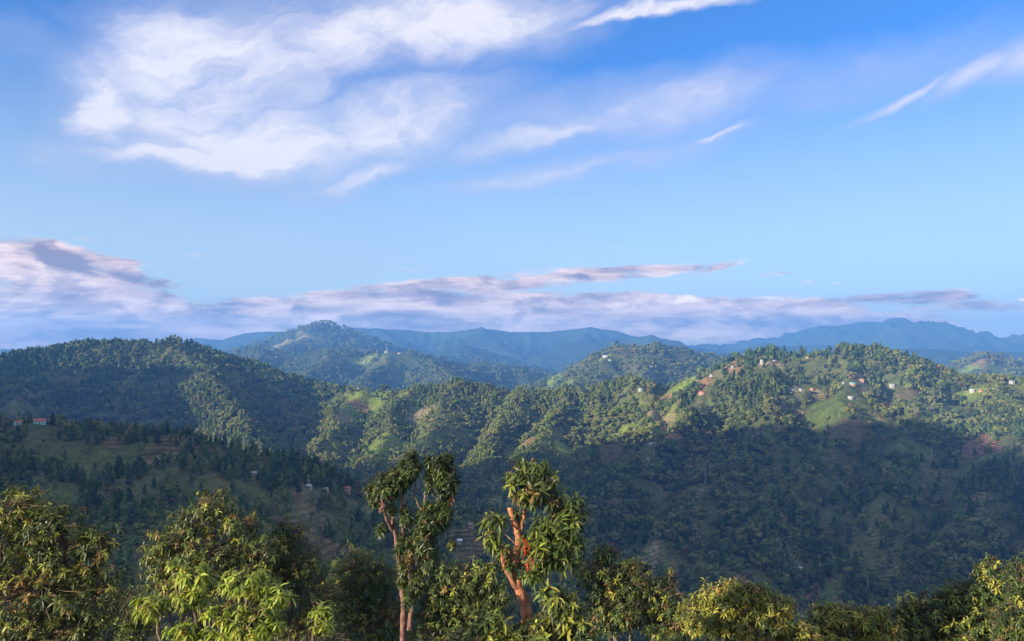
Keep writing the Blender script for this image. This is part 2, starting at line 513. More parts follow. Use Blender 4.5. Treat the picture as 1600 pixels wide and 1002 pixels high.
ridge('saddle_ridge', 0.766, [(890, 606, 1940), (880, 640, 1790), (850, 690, 1600), (815, 725, 1450), (790, 770, 1300), (775, 830, 1130)], 8, 8)
ridge('saddle_ridge', 0.766, [(1005, 590, 1900), (1020, 630, 1760), (990, 670, 1600), (930, 700, 1440), (880, 740, 1300), (850, 800, 1130)], 8, 8)
# right hill
ridge('right_hill', 0.660, [(1060, 606, 1880), (1090, 590, 1830), (1120, 577, 1800), (1150, 566, 1780), (1175, 553, 1760), (1200, 548, 1750), (1240, 546, 1730), (1300, 546, 1710), (1350, 542, 1690), (1385, 541, 1680), (1420, 550, 1660),
                           (1450, 560, 1640), (1480, 572, 1620), (1495, 582, 1600), (1540, 590, 1560), (1600, 591, 1520), (1700, 592, 1450), (1850, 590, 1350)], 10, 10)
ridge('right_hill', 0.726, [(1120, 577, 1800), (1110, 620, 1650), (1060, 670, 1480), (1000, 715, 1330), (930, 760, 1180), (890, 830, 1020)], 8, 8)
ridge('right_hill', 0.726, [(1210, 548, 1750), (1230, 600, 1600), (1190, 660, 1430), (1130, 720, 1280), (1060, 790, 1110), (990, 870, 950)], 8, 8)
ridge('right_hill', 0.726, [(1340, 543, 1690), (1350, 600, 1520), (1300, 670, 1360), (1250, 740, 1200), (1180, 820, 1030), (1120, 910, 860)], 8, 8)
ridge('right_hill', 0.726, [(1440, 560, 1650), (1450, 640, 1420), (1410, 720, 1230), (1360, 800, 1060), (1310, 880, 910), (1290, 940, 820)], 8, 8)
ridge('right_hill', 0.726, [(1560, 592, 1550), (1570, 680, 1300), (1540, 770, 1100), (1490, 860, 920), (1470, 930, 820)], 8, 8)
ridge('right_hill', 0.726, [(1700, 592, 1450), (1720, 700, 1200), (1700, 820, 950), (1660, 930, 780)], 8, 8)
# left hill
ridge('left_hill', 0.660, [(-420, 570, 1750), (-200, 562, 1850), (-60, 556, 1900), (0, 552, 1900), (60, 548, 1950), (110, 541, 2000), (160, 536, 2030), (200, 532, 2050), (240, 533, 2060), (280, 529, 2070), (305, 533, 2080), (340, 546, 2090),
                          (380, 562, 2100), (420, 577, 2100), (460, 590, 2080), (500, 603, 2050), (530, 610, 2030)], 9, 12)
ridge('left_hill', 0.818, [(-10, 552, 1900), (15, 585, 1760), (35, 620, 1620), (45, 665, 1480), (55, 720, 1340)], 8, 6)
ridge('left_hill', 0.818, [(285, 529, 2070), (320, 570, 1920), (345, 610, 1780), (370, 650, 1650), (410, 700, 1500), (450, 750, 1380)], 8, 6)
ridge('left_hill', 0.726, [(400, 570, 2100), (440, 620, 1930), (470, 665, 1760), (490, 705, 1620)], 8, 8)
ridge('left_hill', 0.660, [(160, 536, 2030), (170, 590, 1920), (180, 650, 1780)], 8, 8)
# lower left hill
ridge('lower_left_hill', 0.420, [(-500, 640, 650), (-200, 648, 720), (0, 657, 780), (90, 664, 780), (180, 669, 770), (250, 676, 765), (300, 688, 755), (350, 702, 750), (420, 718, 745), (470, 738, 745), (520, 765, 745), (565, 790, 740), (620, 825, 730), (680, 870, 700)], 5, 10)
ridge('lower_left_hill', 0.400, [(60, 662, 780), (40, 720, 640), (20, 790, 520), (0, 870, 420)], 3, 8)
ridge('lower_left_hill', 0.400, [(270, 682, 760), (260, 740, 640), (230, 800, 540), (200, 880, 440)], 3, 8)
ridge('lower_left_hill', 0.450, [(420, 718, 745), (420, 780, 640), (400, 860, 540), (380, 920, 470)], 3, 8)
ridge('lower_left_hill', 0.500, [(540, 778, 745), (560, 850, 640), (560, 930, 540)], 3, 8)
# spur in the valley behind the two foreground trees
ridge('valley_spur', 0.500, [(560, 770, 1150), (640, 792, 1080), (700, 800, 1020), (760, 818, 960), (800, 850, 880), (820, 900, 780)], 6, 8)
# camera's own slope, and an unseen high shoulder added at left to shade the valley
ridge('ground', 0.420, [('w', -700, -500, 40), ('w', -300, -160, 12), ('w', -60, -14, -1.7), ('w', 60, -8, -2.0), ('w', 260, -60, -8), ('w', 700, -200, -40)], rnd=3)
ridge('ground', 0.700, [('w', -1900, 250, 300), ('w', -1560, 160, 460), ('w', -1400, -20, 520), ('w', -1290, -260, 480), ('w', -1220, -440, 400), ('w', -1000, -700, 200), ('w', -700, -500, 40)], rnd=20)
ridge('ground', 0.75, [('w', -2300, 1100, 250), ('w', -1960, 1120, 345), ('w', -1700, 1050, 180), ('w', -1500, 700, 60)], rnd=15)  # second unseen peak, placed and sized to shade the left hill's bowl
ridge('ground', 0.350, [('w', -700, -500, 40), ('w', -500, -1500, 120), ('w', 0, -3500, 200)], rnd=20)
ridge('ground', 0.400, [('w', 1800, 1300, -10), ('w', 2400, 300, 60), ('w', 2600, -1500, 100), ('w', 2000, -4000, 200)], rnd=20)

az_in = np.radians(np.linspace(-40, 40, 601))
az_out = np.radians(np.concatenate([np.linspace(-180, -41.5, 60), np.linspace(41.5, 177, 60)]))
AZ = np.sort(np.concatenate([az_in, az_out]))
RR = np.concatenate([np.geomspace(2.0, 380, 70)[:-1], np.geomspace(380, 2300, 370)[:-1], np.geomspace(2300, 11000, 290)])
NA, NR = len(AZ), len(RR)
A2, R2 = np.meshgrid(AZ, RR)
X, Y = (np.sin(A2) * R2), (np.cos(A2) * R2)


def terrain(X, Y):
    RD = np.hypot(X, Y)
    w = sstep(150, 900, RD)
    wa = 34 * w * (1 + RD / 5000)
    ws = 230.0
    wx = X + wa * (fbm(X, Y, ws, 3, 5) - 0.5) * 2
    wy = Y + wa * (fbm(X, Y, ws, 3, 9) - 0.5) * 2
    # outside the lower left hill and beyond 3 km warp wider too
    far = sstep(2800, 4500, RD)
    wx = wx + far * 150 * (fbm(X, Y, 1100, 3, 15) - 0.5)
    wy = wy + far * 150 * (fbm(X, Y, 1100, 3, 19) - 0.5)
    H = np.full(X.shape, -430.0) + 20 * fbm(X, Y, 400, 3, 77)
    G = np.zeros(X.shape, np.int16)
    DM = np.full(X.shape, 1e9)
    names = []
    K = np.clip(0.012 * RD, 0.2, 24)
    for grp, slope, pts, rnd in TERR:
        if grp not in names:
            names.append(grp)
        gi = names.index(grp)
        best = np.full(X.shape, -1e9)
        bd = np.full(X.shape, 1e9)
        for a, b in zip(pts[:-1], pts[1:]):
            dx, dy = b[0] - a[0], b[1] - a[1]
            t = np.clip(((wx - a[0]) * dx + (wy - a[1]) * dy) / (dx * dx + dy * dy), 0, 1)
            d = np.hypot(wx - a[0] - t * dx, wy - a[1] - t * dy)
            z = a[2] + t * (b[2] - a[2]) - slope * (np.sqrt(d * d + rnd * rnd) - rnd)
            m = z > best
            best = np.where(m, z, best)
            bd = np.where(m, d, bd)
        m = best > H
        G[m] = gi
        DM = np.where(m, bd, DM)
        h = np.clip(K - np.abs(best - H), 0, None)
        H = np.maximum(H, best) + h * h / (4 * K)
    amp = np.clip(DM * 0.20, 0, 40) * w
    H = H + amp * (fbm(X, Y, 130, 4, 31, ridged=True) - 0.62) * 2.0
    ampf = np.clip(DM * 0.16, 0, 130) * far
    H = H + ampf * (fbm(X, Y, 620, 5, 41, ridged=True) - 0.62) * 3.0
    H = H + w * 5 * (fbm(X, Y, 45, 3, 51) - 0.5)
    return H, G, names


Z, G, GN = terrain(X, Y)

ELV = Z / R2                                    # tangent of elevation
RUN = np.maximum.accumulate(ELV, axis=0)


def hit(px, py):
    """first terrain point on the sight line through a pixel"""
    d = pdir(px, py)
    a = math.atan2(d[0], d[1])
    tn = d[2] / math.hypot(d[0], d[1])
    j = int(np.argmin(np.abs(AZ - a)))
    i0 = np.searchsorted(RR, 70.0)
    idx = np.nonzero(ELV[i0:, j] >= tn)[0]
    i = i0 + (idx[0] if len(idx) else NR - i0 - 1)
    if i > i0 and len(idx):
        f = (tn - ELV[i - 1, j]) / max(1e-9, ELV[i, j] - ELV[i - 1, j])
        r = RR[i - 1] + f * (RR[i] - RR[i - 1])
    else:
        r = RR[i]
    return np.array([math.sin(a) * r, math.cos(a) * r, r * tn if len(idx) else Z[i, j]]), r


def zat(x, y):
    r = np.clip(np.hypot(x, y), RR[0], RR[-1] * 0.999)
    a = np.arctan2(x, y)
    i = np.clip(np.searchsorted(RR, r) - 1, 0, NR - 2)
    j = np.clip(np.searchsorted(AZ, a) - 1, 0, NA - 2)
    fr = (r - RR[i]) / (RR[i + 1] - RR[i])
    fa = (a - AZ[j]) / (AZ[j + 1] - AZ[j])
    z = (Z[i, j] * (1 - fr) + Z[i + 1, j] * fr) * (1 - fa) + (Z[i, j + 1] * (1 - fr) + Z[i + 1, j + 1] * fr) * fa
    return z, i, j


# clearings: (px, py, half width px, half height px, tilt, colour, tree density inside)
GRASS, LIME, BROWN, ORANGE, PINKE, OLIVE, TAN = (0.095, 0.125, 0.035), (0.20, 0.25, 0.045), (0.17, 0.12, 0.065), (0.30, 0.18, 0.09), (0.27, 0.135, 0.105), (0.11, 0.115, 0.04), (0.28, 0.22, 0.12)
PATCH = [
    (575, 620, 30, 12, 0, LIME, 0.03), (548, 645, 20, 18, 0, LIME, 0.06), (560, 635, 16, 6, 10, ORANGE, 0.1), (540, 662, 16, 8, 0, TAN, 0.05),
    (602, 684, 30, 10, 0, LIME, 0.05), (590, 698, 22, 6, 0, LIME, 0.05), (650, 652, 26, 14, 0, LIME, 0.15), (662, 640, 18, 8, 0, TAN, 0.15),
    (520, 625, 14, 8, 0, GRASS, 0.1), (700, 625, 12, 8, 0, OLIVE, 0.2),
    (812, 700, 26, 15, 0, LIME, 0.15), (825, 690, 10, 6, 0, ORANGE, 0.1), (1035, 680, 28, 11, 0, LIME, 0.08), (1040, 668, 14, 6, 0, TAN, 0.02), (1055, 684, 14, 4, 0, ORANGE, 0.05),
    (1043, 622, 13, 8, 0, ORANGE, 0.0), (1020, 645, 16, 4, 0, TAN, 0.05), (975, 715, 26, 8, 0, BROWN, 0.02), (1000, 705, 30, 9, 0, GRASS, 0.03), (1000, 757, 34, 10, 0, GRASS, 0.05), (950, 722, 14, 6, 0, BROWN, 0.05),
    (985, 672, 26, 6, 0, LIME, 0.12), (950, 640, 24, 8, 0, OLIVE, 0.15), (870, 640, 24, 8, 0, OLIVE, 0.2), (880, 705, 16, 8, 0, LIME, 0.2),
    (1320, 668, 36, 20, 0, (0.15, 0.12, 0.065), 0.12), (1285, 640, 14, 20, 0, GRASS, 0.03), (1310, 622, 12, 16, 0, GRASS, 0.05), (1300, 555, 70, 8, 0, OLIVE, 0.08), (1380, 577, 30, 5, 0, OLIVE, 0.10),
    (1410, 620, 30, 8, 0, BROWN, 0.1), (1545, 700, 22, 12, 0, PINKE, 0.03), (1530, 730, 26, 10, 0, GRASS, 0.08), (1500, 640, 26, 8, 0, OLIVE, 0.08), (1520, 618, 22, 5, 0, LIME, 0.1),
    (1420, 700, 26, 12, 0, GRASS, 0.1), (1290, 925, 34, 14, 0, GRASS, 0.06), (1262, 938, 14, 6, 0, PINKE, 0.04), (1330, 910, 30, 5, 0, BROWN, 0.1), (1200, 915, 20, 8, 0, OLIVE, 0.1), (1540, 945, 20, 8, 0, GRASS, 0.1),
    (1150, 760, 24, 10, 0, OLIVE, 0.2), (1220, 690, 20, 8, 0, GRASS, 0.25), (1340, 850, 30, 10, 0, OLIVE, 0.2), (1100, 830, 20, 10, 0, OLIVE, 0.25), (1100, 600, 14, 7, 0, ORANGE, 0.1), (1150, 575, 12, 6, 0, ORANGE, 0.1),
    (1590, 690, 16, 30, 0, OLIVE, 0.15), (1215, 650, 5, 4, 0, TAN, 0), (1216, 671, 5, 5, 0, TAN, 0), (1246, 643, 4, 3, 0, TAN, 0), (1024, 870, 4, 22, 0, TAN, 0), (965, 872, 9, 7, 0, PINKE, 0.1),
    (215, 690, 46, 10, 0, GRASS, 0.03), (170, 715, 60, 18, 0, GRASS, 0.06), (240, 720, 24, 8, 0, BROWN, 0.05), (180, 692, 14, 6, 0, BROWN, 0.08), (90, 700, 50, 10, 0, OLIVE, 0.12), (40, 705, 40, 12, 0, OLIVE, 0.15),
    (260, 700, 30, 12, 0, BROWN, 0.02), (130, 740, 30, 10, 0, GRASS, 0.1), (90, 780, 30, 24, 0, GRASS, 0.06), (330, 760, 20, 10, 0, OLIVE, 0.15), (220, 775, 30, 12, 0, OLIVE, 0.2), (460, 830, 40, 14, 0, BROWN, 0.1), (500, 850, 40, 10, 0, BROWN, 0.1),
    (740, 845, 40, 10, 0, BROWN, 0.05), (560, 790, 24, 3, 0, TAN, 0.0), (60, 661, 40, 3, 0, PINKE, 0.0), (540, 785, 20, 6, 0, GRASS, 0.1),
    (35, 640, 30, 6, 0, OLIVE, 0.2), (330, 590, 20, 8, 0, OLIVE, 0.3), (375, 655, 20, 8, 0, LIME, 0.3), (390, 610, 18, 8, 0, OLIVE, 0.3), (150, 545, 60, 4, 0, OLIVE, 0.25),
    (1205, 565, 20, 4, 0, TAN, 0.0), (1345, 595, 14, 3, 0, ORANGE, 0.0), (1250, 608, 24, 3, 0, TAN, 0.0),
    (608, 553, 20, 3, 0, GRASS, 0.3), (590, 572, 20, 6, 0, OLIVE, 0.5), (450, 540, 40, 6, 0, TAN, 0.3), (480, 530, 30, 5, 0, OLIVE, 0.3), (570, 565, 24, 6, 0, LIME, 0.3), (700, 582, 20, 4, 0, ORANGE, 0.2), (500, 565, 30, 5, 0, OLIVE, 0.3),
    (865, 590, 14, 8, 0, LIME, 0.2), (900, 590, 30, 8, 0, LIME, 0.25), (960, 592, 14, 5, 0, TAN, 0.1), (985, 547, 6, 2, 0, ORANGE, 0), (950, 558, 16, 4, 0, LIME, 0.15), (1060, 600, 26, 5, 30, LIME, 0.1), (1110, 577, 24, 5, 30, LIME, 0.1), (1070, 565, 20, 3, 0, TAN, 0.1),
    (1530, 570, 14, 9, 0, ORANGE, 0.1), (1510, 580, 20, 5, 0, LIME, 0.2), (1560, 575, 16, 10, 0, GRASS, 0.2),
]
PW = []
for px, py, hx, hy, tilt, col, dens in PATCH:
    p, r = hit(px, py)
    # ground extent of the vertical half height: look up the points above and below
    pa, ra = hit(px, py - hy)
    pb, rb = hit(px, py + hy)
    ly = max(6.0, min(0.5 * abs(ra - rb), hy / FP * r * 5.0))
    lx = hx / FP * r
    if r < 2500:
        lx, ly = lx + 3, ly + 8
    ang = math.atan2(p[0], p[1])
    PW.append((p[0], p[1], lx, ly, ang, col, dens, r))


def patches(X, Y, col, dens):
    wob = 1 + 1.2 * (fbm(X, Y, 40, 4, 61) - 0.5)
    for x, y, lx, ly, ang, c, dn, r in PW:
        dx, dy = X - x, Y - y
        u = (dx * math.cos(ang) - dy * math.sin(ang)) / lx
        v = (dx * math.sin(ang) + dy * math.cos(ang)) / ly
        q = np.hypot(u, v) * wob
        m = 1 - sstep(0.72, 1.12, q)
        if col is not None:
            col += (np.array(c) - col) * m[..., None]
        if dens is not None:
            dens *= 1 - (1 - max(dn, .07)) * m
    return


col = np.empty(X.shape + (3,))
n1 = fbm(X, Y, 160, 4, 71)
n2 = fbm(X, Y, 35, 3, 81)
base_a, base_b, base_c = np.array((0.060, 0.078, 0.030)), np.array((0.115, 0.125, 0.045)), np.array((0.18, 0.14, 0.08))
k1 = sstep(0.35, 0.65, n1)[..., None]
k2 = (sstep(0.6, 0.8, n2) * 0.7)[..., None]
col[:] = base_a * (1 - k1) + base_b * k1
col = col * (1 - k2) + base_c * k2
col = np.where((G == GN.index('saddle_ridge'))[..., None], col * np.array([1.65, 1.6, 1.15]), col)  # saddle ground brightened and yellowed: sunlight put into its colour
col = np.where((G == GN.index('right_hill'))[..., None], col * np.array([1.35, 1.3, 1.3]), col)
far = sstep(2600, 5200, R2)[..., None]
nf = fbm(X, Y, 420, 5, 91)[..., None]
col = col * (1 - far) + (np.array((0.026, 0.044, 0.024)) * (1.9 - 1.8 * nf)) * far
D0 = None
patches(X, Y, col, D0)
# terrace risers: grass banks follow the height lines inside cleared fields
ter = np.sin(Z * 2 * math.pi / 3.4) * 0.5 + 0.5
opn = np.clip((col.sum(-1) - 0.24) / 0.1, 0, 1)
OPN = np.where(R2 < 2600, opn, opn * .5)

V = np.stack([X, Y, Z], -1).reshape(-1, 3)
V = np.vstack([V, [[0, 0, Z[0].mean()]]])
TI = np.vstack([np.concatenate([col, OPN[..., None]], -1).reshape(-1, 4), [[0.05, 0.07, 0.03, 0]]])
ii, jj = np.meshgrid(np.arange(NR - 1), np.arange(NA), indexing='ij')
j1 = (jj + 1) % NA
F = np.stack([ii * NA + jj, ii * NA + j1, (ii + 1) * NA + j1, (ii + 1) * NA + jj], -1).reshape(-1, 4)[:, ::-1]
FG = G[ii, jj].reshape(-1)
rface = R2[ii, jj].reshape(-1)
ground_i = GN.index('ground')
for gi, gname in enumerate(GN):
    sel = F[FG == gi]
    if not len(sel):
        continue
    used, inv = np.unique(sel, return_inverse=True)
    faces = [inv.reshape(-1, 4)]
    vv, tt = V[used], TI[used]
    if gi == ground_i:
        c0 = len(vv)
        look = {int(u): k for k, u in enumerate(used)}
        vv = np.vstack([vv, V[-1:]])
        tt = np.vstack([tt, TI[-1:]])
        fan = [(look[j], c0, look[(j + 1) % NA]) for j in range(NA) if j in look and (j + 1) % NA in look]
        if fan:
            faces.append(np.array(fan))
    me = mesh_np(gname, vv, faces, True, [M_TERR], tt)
    link(gname, me, kind='structure')

# ---------------------------------------------------------------- haze
ztop = float(Z.max()) + 25
zbot = float(Z.min()) - 1.0
bx = 11500.0
hv = np.array([(x, y, z) for z in (zbot, ztop) for x, y in ((-bx, -bx), (bx, -bx), (bx, bx), (-bx, bx))], float)
hf = np.array([(3, 2, 1, 0), (4, 5, 6, 7), (0, 1, 5, 4), (1, 2, 6, 5), (2, 3, 7, 6), (3, 0, 4, 7)])
mh = bpy.data.materials.new('air')
mh.use_nodes = True
mh.node_tree.nodes.clear()
pv = mh.node_tree.nodes.new('ShaderNodeVolumePrincipled')
pv.inputs['Color'].default_value = HAZE_COLOR + (1,)
pv.inputs['Density'].default_value = HAZE_DENSITY
pv.inputs['Anisotropy'].default_value = 0.1
om = mh.node_tree.nodes.new('ShaderNodeOutputMaterial')
mh.node_tree.links.new(pv.outputs[0], om.inputs['Volume'])
hz = link('haze', mesh_np('haze', hv, [hf], mats=[mh]), kind='stuff')


# ---------------------------------------------------------------- tubes, leaves
class MB:
    def __init__(self):
        self.v, self.f3, self.f4, self.t, self.n = [], [], [], [], 0

    def add(self, v, f3=None, f4=None, tint=(1, 1, 1)):
        v = np.asarray(v, float)
        self.v.append(v)
        t = np.empty((len(v), 3))
        t[:] = tint
        self.t.append(t)
        if f3 is not None and len(f3):
            self.f3.append(np.asarray(f3) + self.n)
        if f4 is not None and len(f4):
            self.f4.append(np.asarray(f4) + self.n)
        self.n += len(v)

    def tube(self, pts, rad, sides=6, tint=(1, 1, 1), cap=True):
        pts = np.asarray(pts, float)
        n = len(pts)
        rad = np.broadcast_to(np.asarray(rad, float), (n,))
        d = np.gradient(pts, axis=0)
        d /= np.linalg.norm(d, axis=1)[:, None] + 1e-9
        up = np.array([0.31, 0.9, 0.17])
        u = np.cross(d, up)
        u /= np.linalg.norm(u, axis=1)[:, None] + 1e-9
        w = np.cross(d, u)
        a = np.arange(sides) * 2 * math.pi / sides
        ring = pts[:, None] + rad[:, None, None] * (u[:, None] * np.cos(a)[None, :, None] + w[:, None] * np.sin(a)[None, :, None])
        v = ring.reshape(-1, 3)
        i, j = np.meshgrid(np.arange(n - 1), np.arange(sides), indexing='ij')
        k = (j + 1) % sides
        f = np.stack([i * sides + j, i * sides + k, (i + 1) * sides + k, (i + 1) * sides + j], -1).reshape(-1, 4)
        f3 = None
        if cap:
            v = np.vstack([v, pts[-1:]])
            f3 = [((n - 1) * sides + s, (n - 1) * sides + (s + 1) % sides, n * sides) for s in range(sides)]
        self.add(v, f3, f, tint)

    def leaves(self, o, d, nrm, L, W, tint, droop=0.25):
        """o,d,nrm (n,3); d unit direction, nrm roughly up"""
        n = len(o)
        d = d / (np.linalg.norm(d, axis=1)[:, None] + 1e-9)
        s = np.cross(d, nrm)
        s /= np.linalg.norm(s, axis=1)[:, None] + 1e-9
        u = np.cross(s, d)
        T = LEAF
        v = o[:, None] + d[:, None] * (T[None, :, 1, None] * L[:, None, None]) + s[:, None] * (T[None, :, 0, None] * W[:, None, None]) + u[:, None] * (T[None, :, 2, None] * L[:, None, None])
        v = v.copy()
        v[:, :, 2] -= (T[None, :, 1] ** 2) * droop * L[:, None]
        off = (np.arange(n) * len(T))[:, None, None]
        tt = np.repeat(np.asarray(tint), len(T), axis=0)
        self.add(v.reshape(-1, 3), (LF3[None] + off).reshape(-1, 3), (LF4[None] + off).reshape(-1, 4), tt)

    def build(self, name, mats, smooth=False):
        faces = []
        if self.f3:
            faces.append(np.vstack(self.f3))
        if self.f4:
            faces.append(np.vstack(self.f4))
        return mesh_np(name, np.vstack(self.v), faces, smooth, mats, np.vstack(self.t))


LEAF = np.array([(0, 0, 0), (-.36, .28, .03), (0, .30, -.01), (.36, .28, .03), (-.5, .58, .03), (0, .62, -.02), (.5, .58, .03), (0, 1.0, 0)], float)
LF3 = np.array([(0, 2, 1), (0, 3, 2), (4, 5, 7), (5, 6, 7)])
LF4 = np.array([(1, 2, 5, 4), (2, 3, 6, 5)])


def unit(v):
    return v / (np.linalg.norm(v, axis=-1)[..., None] + 1e-9)


# ---------------------------------------------------------------- hill trees: prototypes
def proto_crown(kind, seed):
    r = np.random.default_rng(seed)
    mb = MB()
    if kind == 'round':
        nl = r.integers(5, 10)
        sx_, sy_ = r.uniform(.2, .42), r.uniform(.2, .42)
        cs = np.stack([r.uniform(-sx_, sx_, nl), r.uniform(-sy_, sy_, nl), r.uniform(.35, .92, nl)], 1)
        rs = r.uniform(.10, .26, nl)
        n = 330
        size = .085
    elif kind == 'tall':
        nl = 7
        h = np.linspace(.25, .95, nl)
        cs = np.stack([r.uniform(-.05, .05, nl), r.uniform(-.05, .05, nl), h], 1)
        rs = .17 * (1.12 - h) + .035
        n = 240
        size = .06
    elif kind == 'airy':
        nl = 6
        cs = np.stack([r.uniform(-.28, .28, nl), r.uniform(-.28, .28, nl), r.uniform(.55, .95, nl)], 1)
        rs = r.uniform(.09, .16, nl)
        n = 200
        size = .065
    else:                                   # bush
        nl = 6
        cs = np.stack([r.uniform(-.36, .36, nl), r.uniform(-.36, .36, nl), r.uniform(.12, .38, nl)], 1)
        rs = r.uniform(.16, .26, nl)
        n = 260
        size = .085
    w = rs ** 2 / (rs ** 2).sum()
    ci = r.choice(nl, n, p=w)
    d = unit(r.normal(size=(n, 3)))
    d[:, 2] = np.where(d[:, 2] < -.35, -d[:, 2], d[:, 2])
    c = cs[ci] + d * (rs[ci] * r.uniform(.8, 1.12, n))[:, None] * (np.array([1, 1, .85]))
    nn = unit(d * 1.0 + r.normal(size=(n, 3)) * .55 + np.array([0, 0, .25]))
    s = unit(np.cross(nn, r.normal(size=(n, 3))))
    t = np.cross(nn, s)
    sz = size * r.uniform(.6, 1.3, n)
    a, b = s * sz[:, None], t * (sz * .75)[:, None]
    v = np.stack([c - a - b * .6, c + a * .8 - b, c + a * .6 + b, c - a * .7 + b * .8], 1).reshape(-1, 3)
    f = np.arange(n * 4).reshape(-1, 4)
    mb.add(v, None, f)
    # dark inner bodies so that the crown is not see-through everywhere
    for q, rr in zip(cs, rs):
        k = 6
        a = np.arange(k) * 2 * math.pi / k
        lo = np.stack([np.cos(a) * .7, np.sin(a) * .7, np.full(k, -.35)], 1)
        hi = np.stack([np.cos(a + .5) * .65, np.sin(a + .5) * .65, np.full(k, .4)], 1)
        vv = np.vstack([lo, hi, [[0, 0, .8]], [[0, 0, -.75]]]) * rr * .88 + q
        ff = [(i, (i + 1) % k, k + (i + 1) % k, k + i) for i in range(k)]
        f3 = [(k + i, k + (i + 1) % k, 2 * k) for i in range(k)] + [((i + 1) % k, i, 2 * k + 1) for i in range(k)]
        mb.add(vv, f3, ff)
    return mb, cs, rs


PROT = []       # (kind, crown mesh, trunk mesh)
for kind, seeds in (('round', (1, 2, 3, 4, 21, 22, 23)), ('tall', (5, 6, 7, 24)), ('airy', (8, 9, 25)), ('bush', (10, 11))):
    for sd_ in seeds:
        mb, cs, rs = proto_crown(kind, sd_)
        cm = mb.build('hill_tree_crown', [M_HILLTREE])
        tb = MB()
        if kind != 'bush':
            top = cs[np.argmax(cs[:, 2])]
            tb.tube([(0, 0, -.08), (0.01, 0, .25), top * np.array([.5, .5, .8]), top], [.022, .018, .012, .004], 5)
            for q in cs[:4]:
                tb.tube([(0, 0, q[2] * .5), q * np.array([.6, .6, .85]), q], [.010, .007, .003], 4)
        else:
            tb.tube([(0, 0, -.08), (0, 0, .2), (.1, .05, .35)], [.02, .014, .004], 4)
        tm = tb.build('hill_tree_trunk', [M_TRUNKFAR])
        PROT.append((kind, cm, tm, mb, tb))

# joined crown + trunk meshes, held in a collection that only the forest uses
pcol = bpy.data.collections.new('forest_prototypes')
for k, (kind, cm, tm, mb, tb) in enumerate(PROT):
    v = np.vstack(mb.v + tb.v)
    n0 = mb.n
    f3 = np.vstack([np.vstack(mb.f3), np.vstack(tb.f3) + n0])
    f4 = np.vstack([np.vstack(mb.f4), np.vstack(tb.f4) + n0])
    m3, m4 = len(np.vstack(mb.f3)), len(np.vstack(mb.f4))
    fm = np.concatenate([np.r_[np.zeros(m3), np.ones(len(f3) - m3)], np.r_[np.zeros(m4), np.ones(len(f4) - m4)]])
    me = mesh_np('forest_tree', v, [f3, f4], False, [M_HILLTREE, M_TRUNKFAR], None, fm)
    po = bpy.data.objects.new('forest_tree_%02d' % k, me)
    pcol.objects.link(po)
ROUND, TALL, AIRY, BUSH = list(range(7)), list(range(7, 11)), [11, 12, 13], [14, 15]

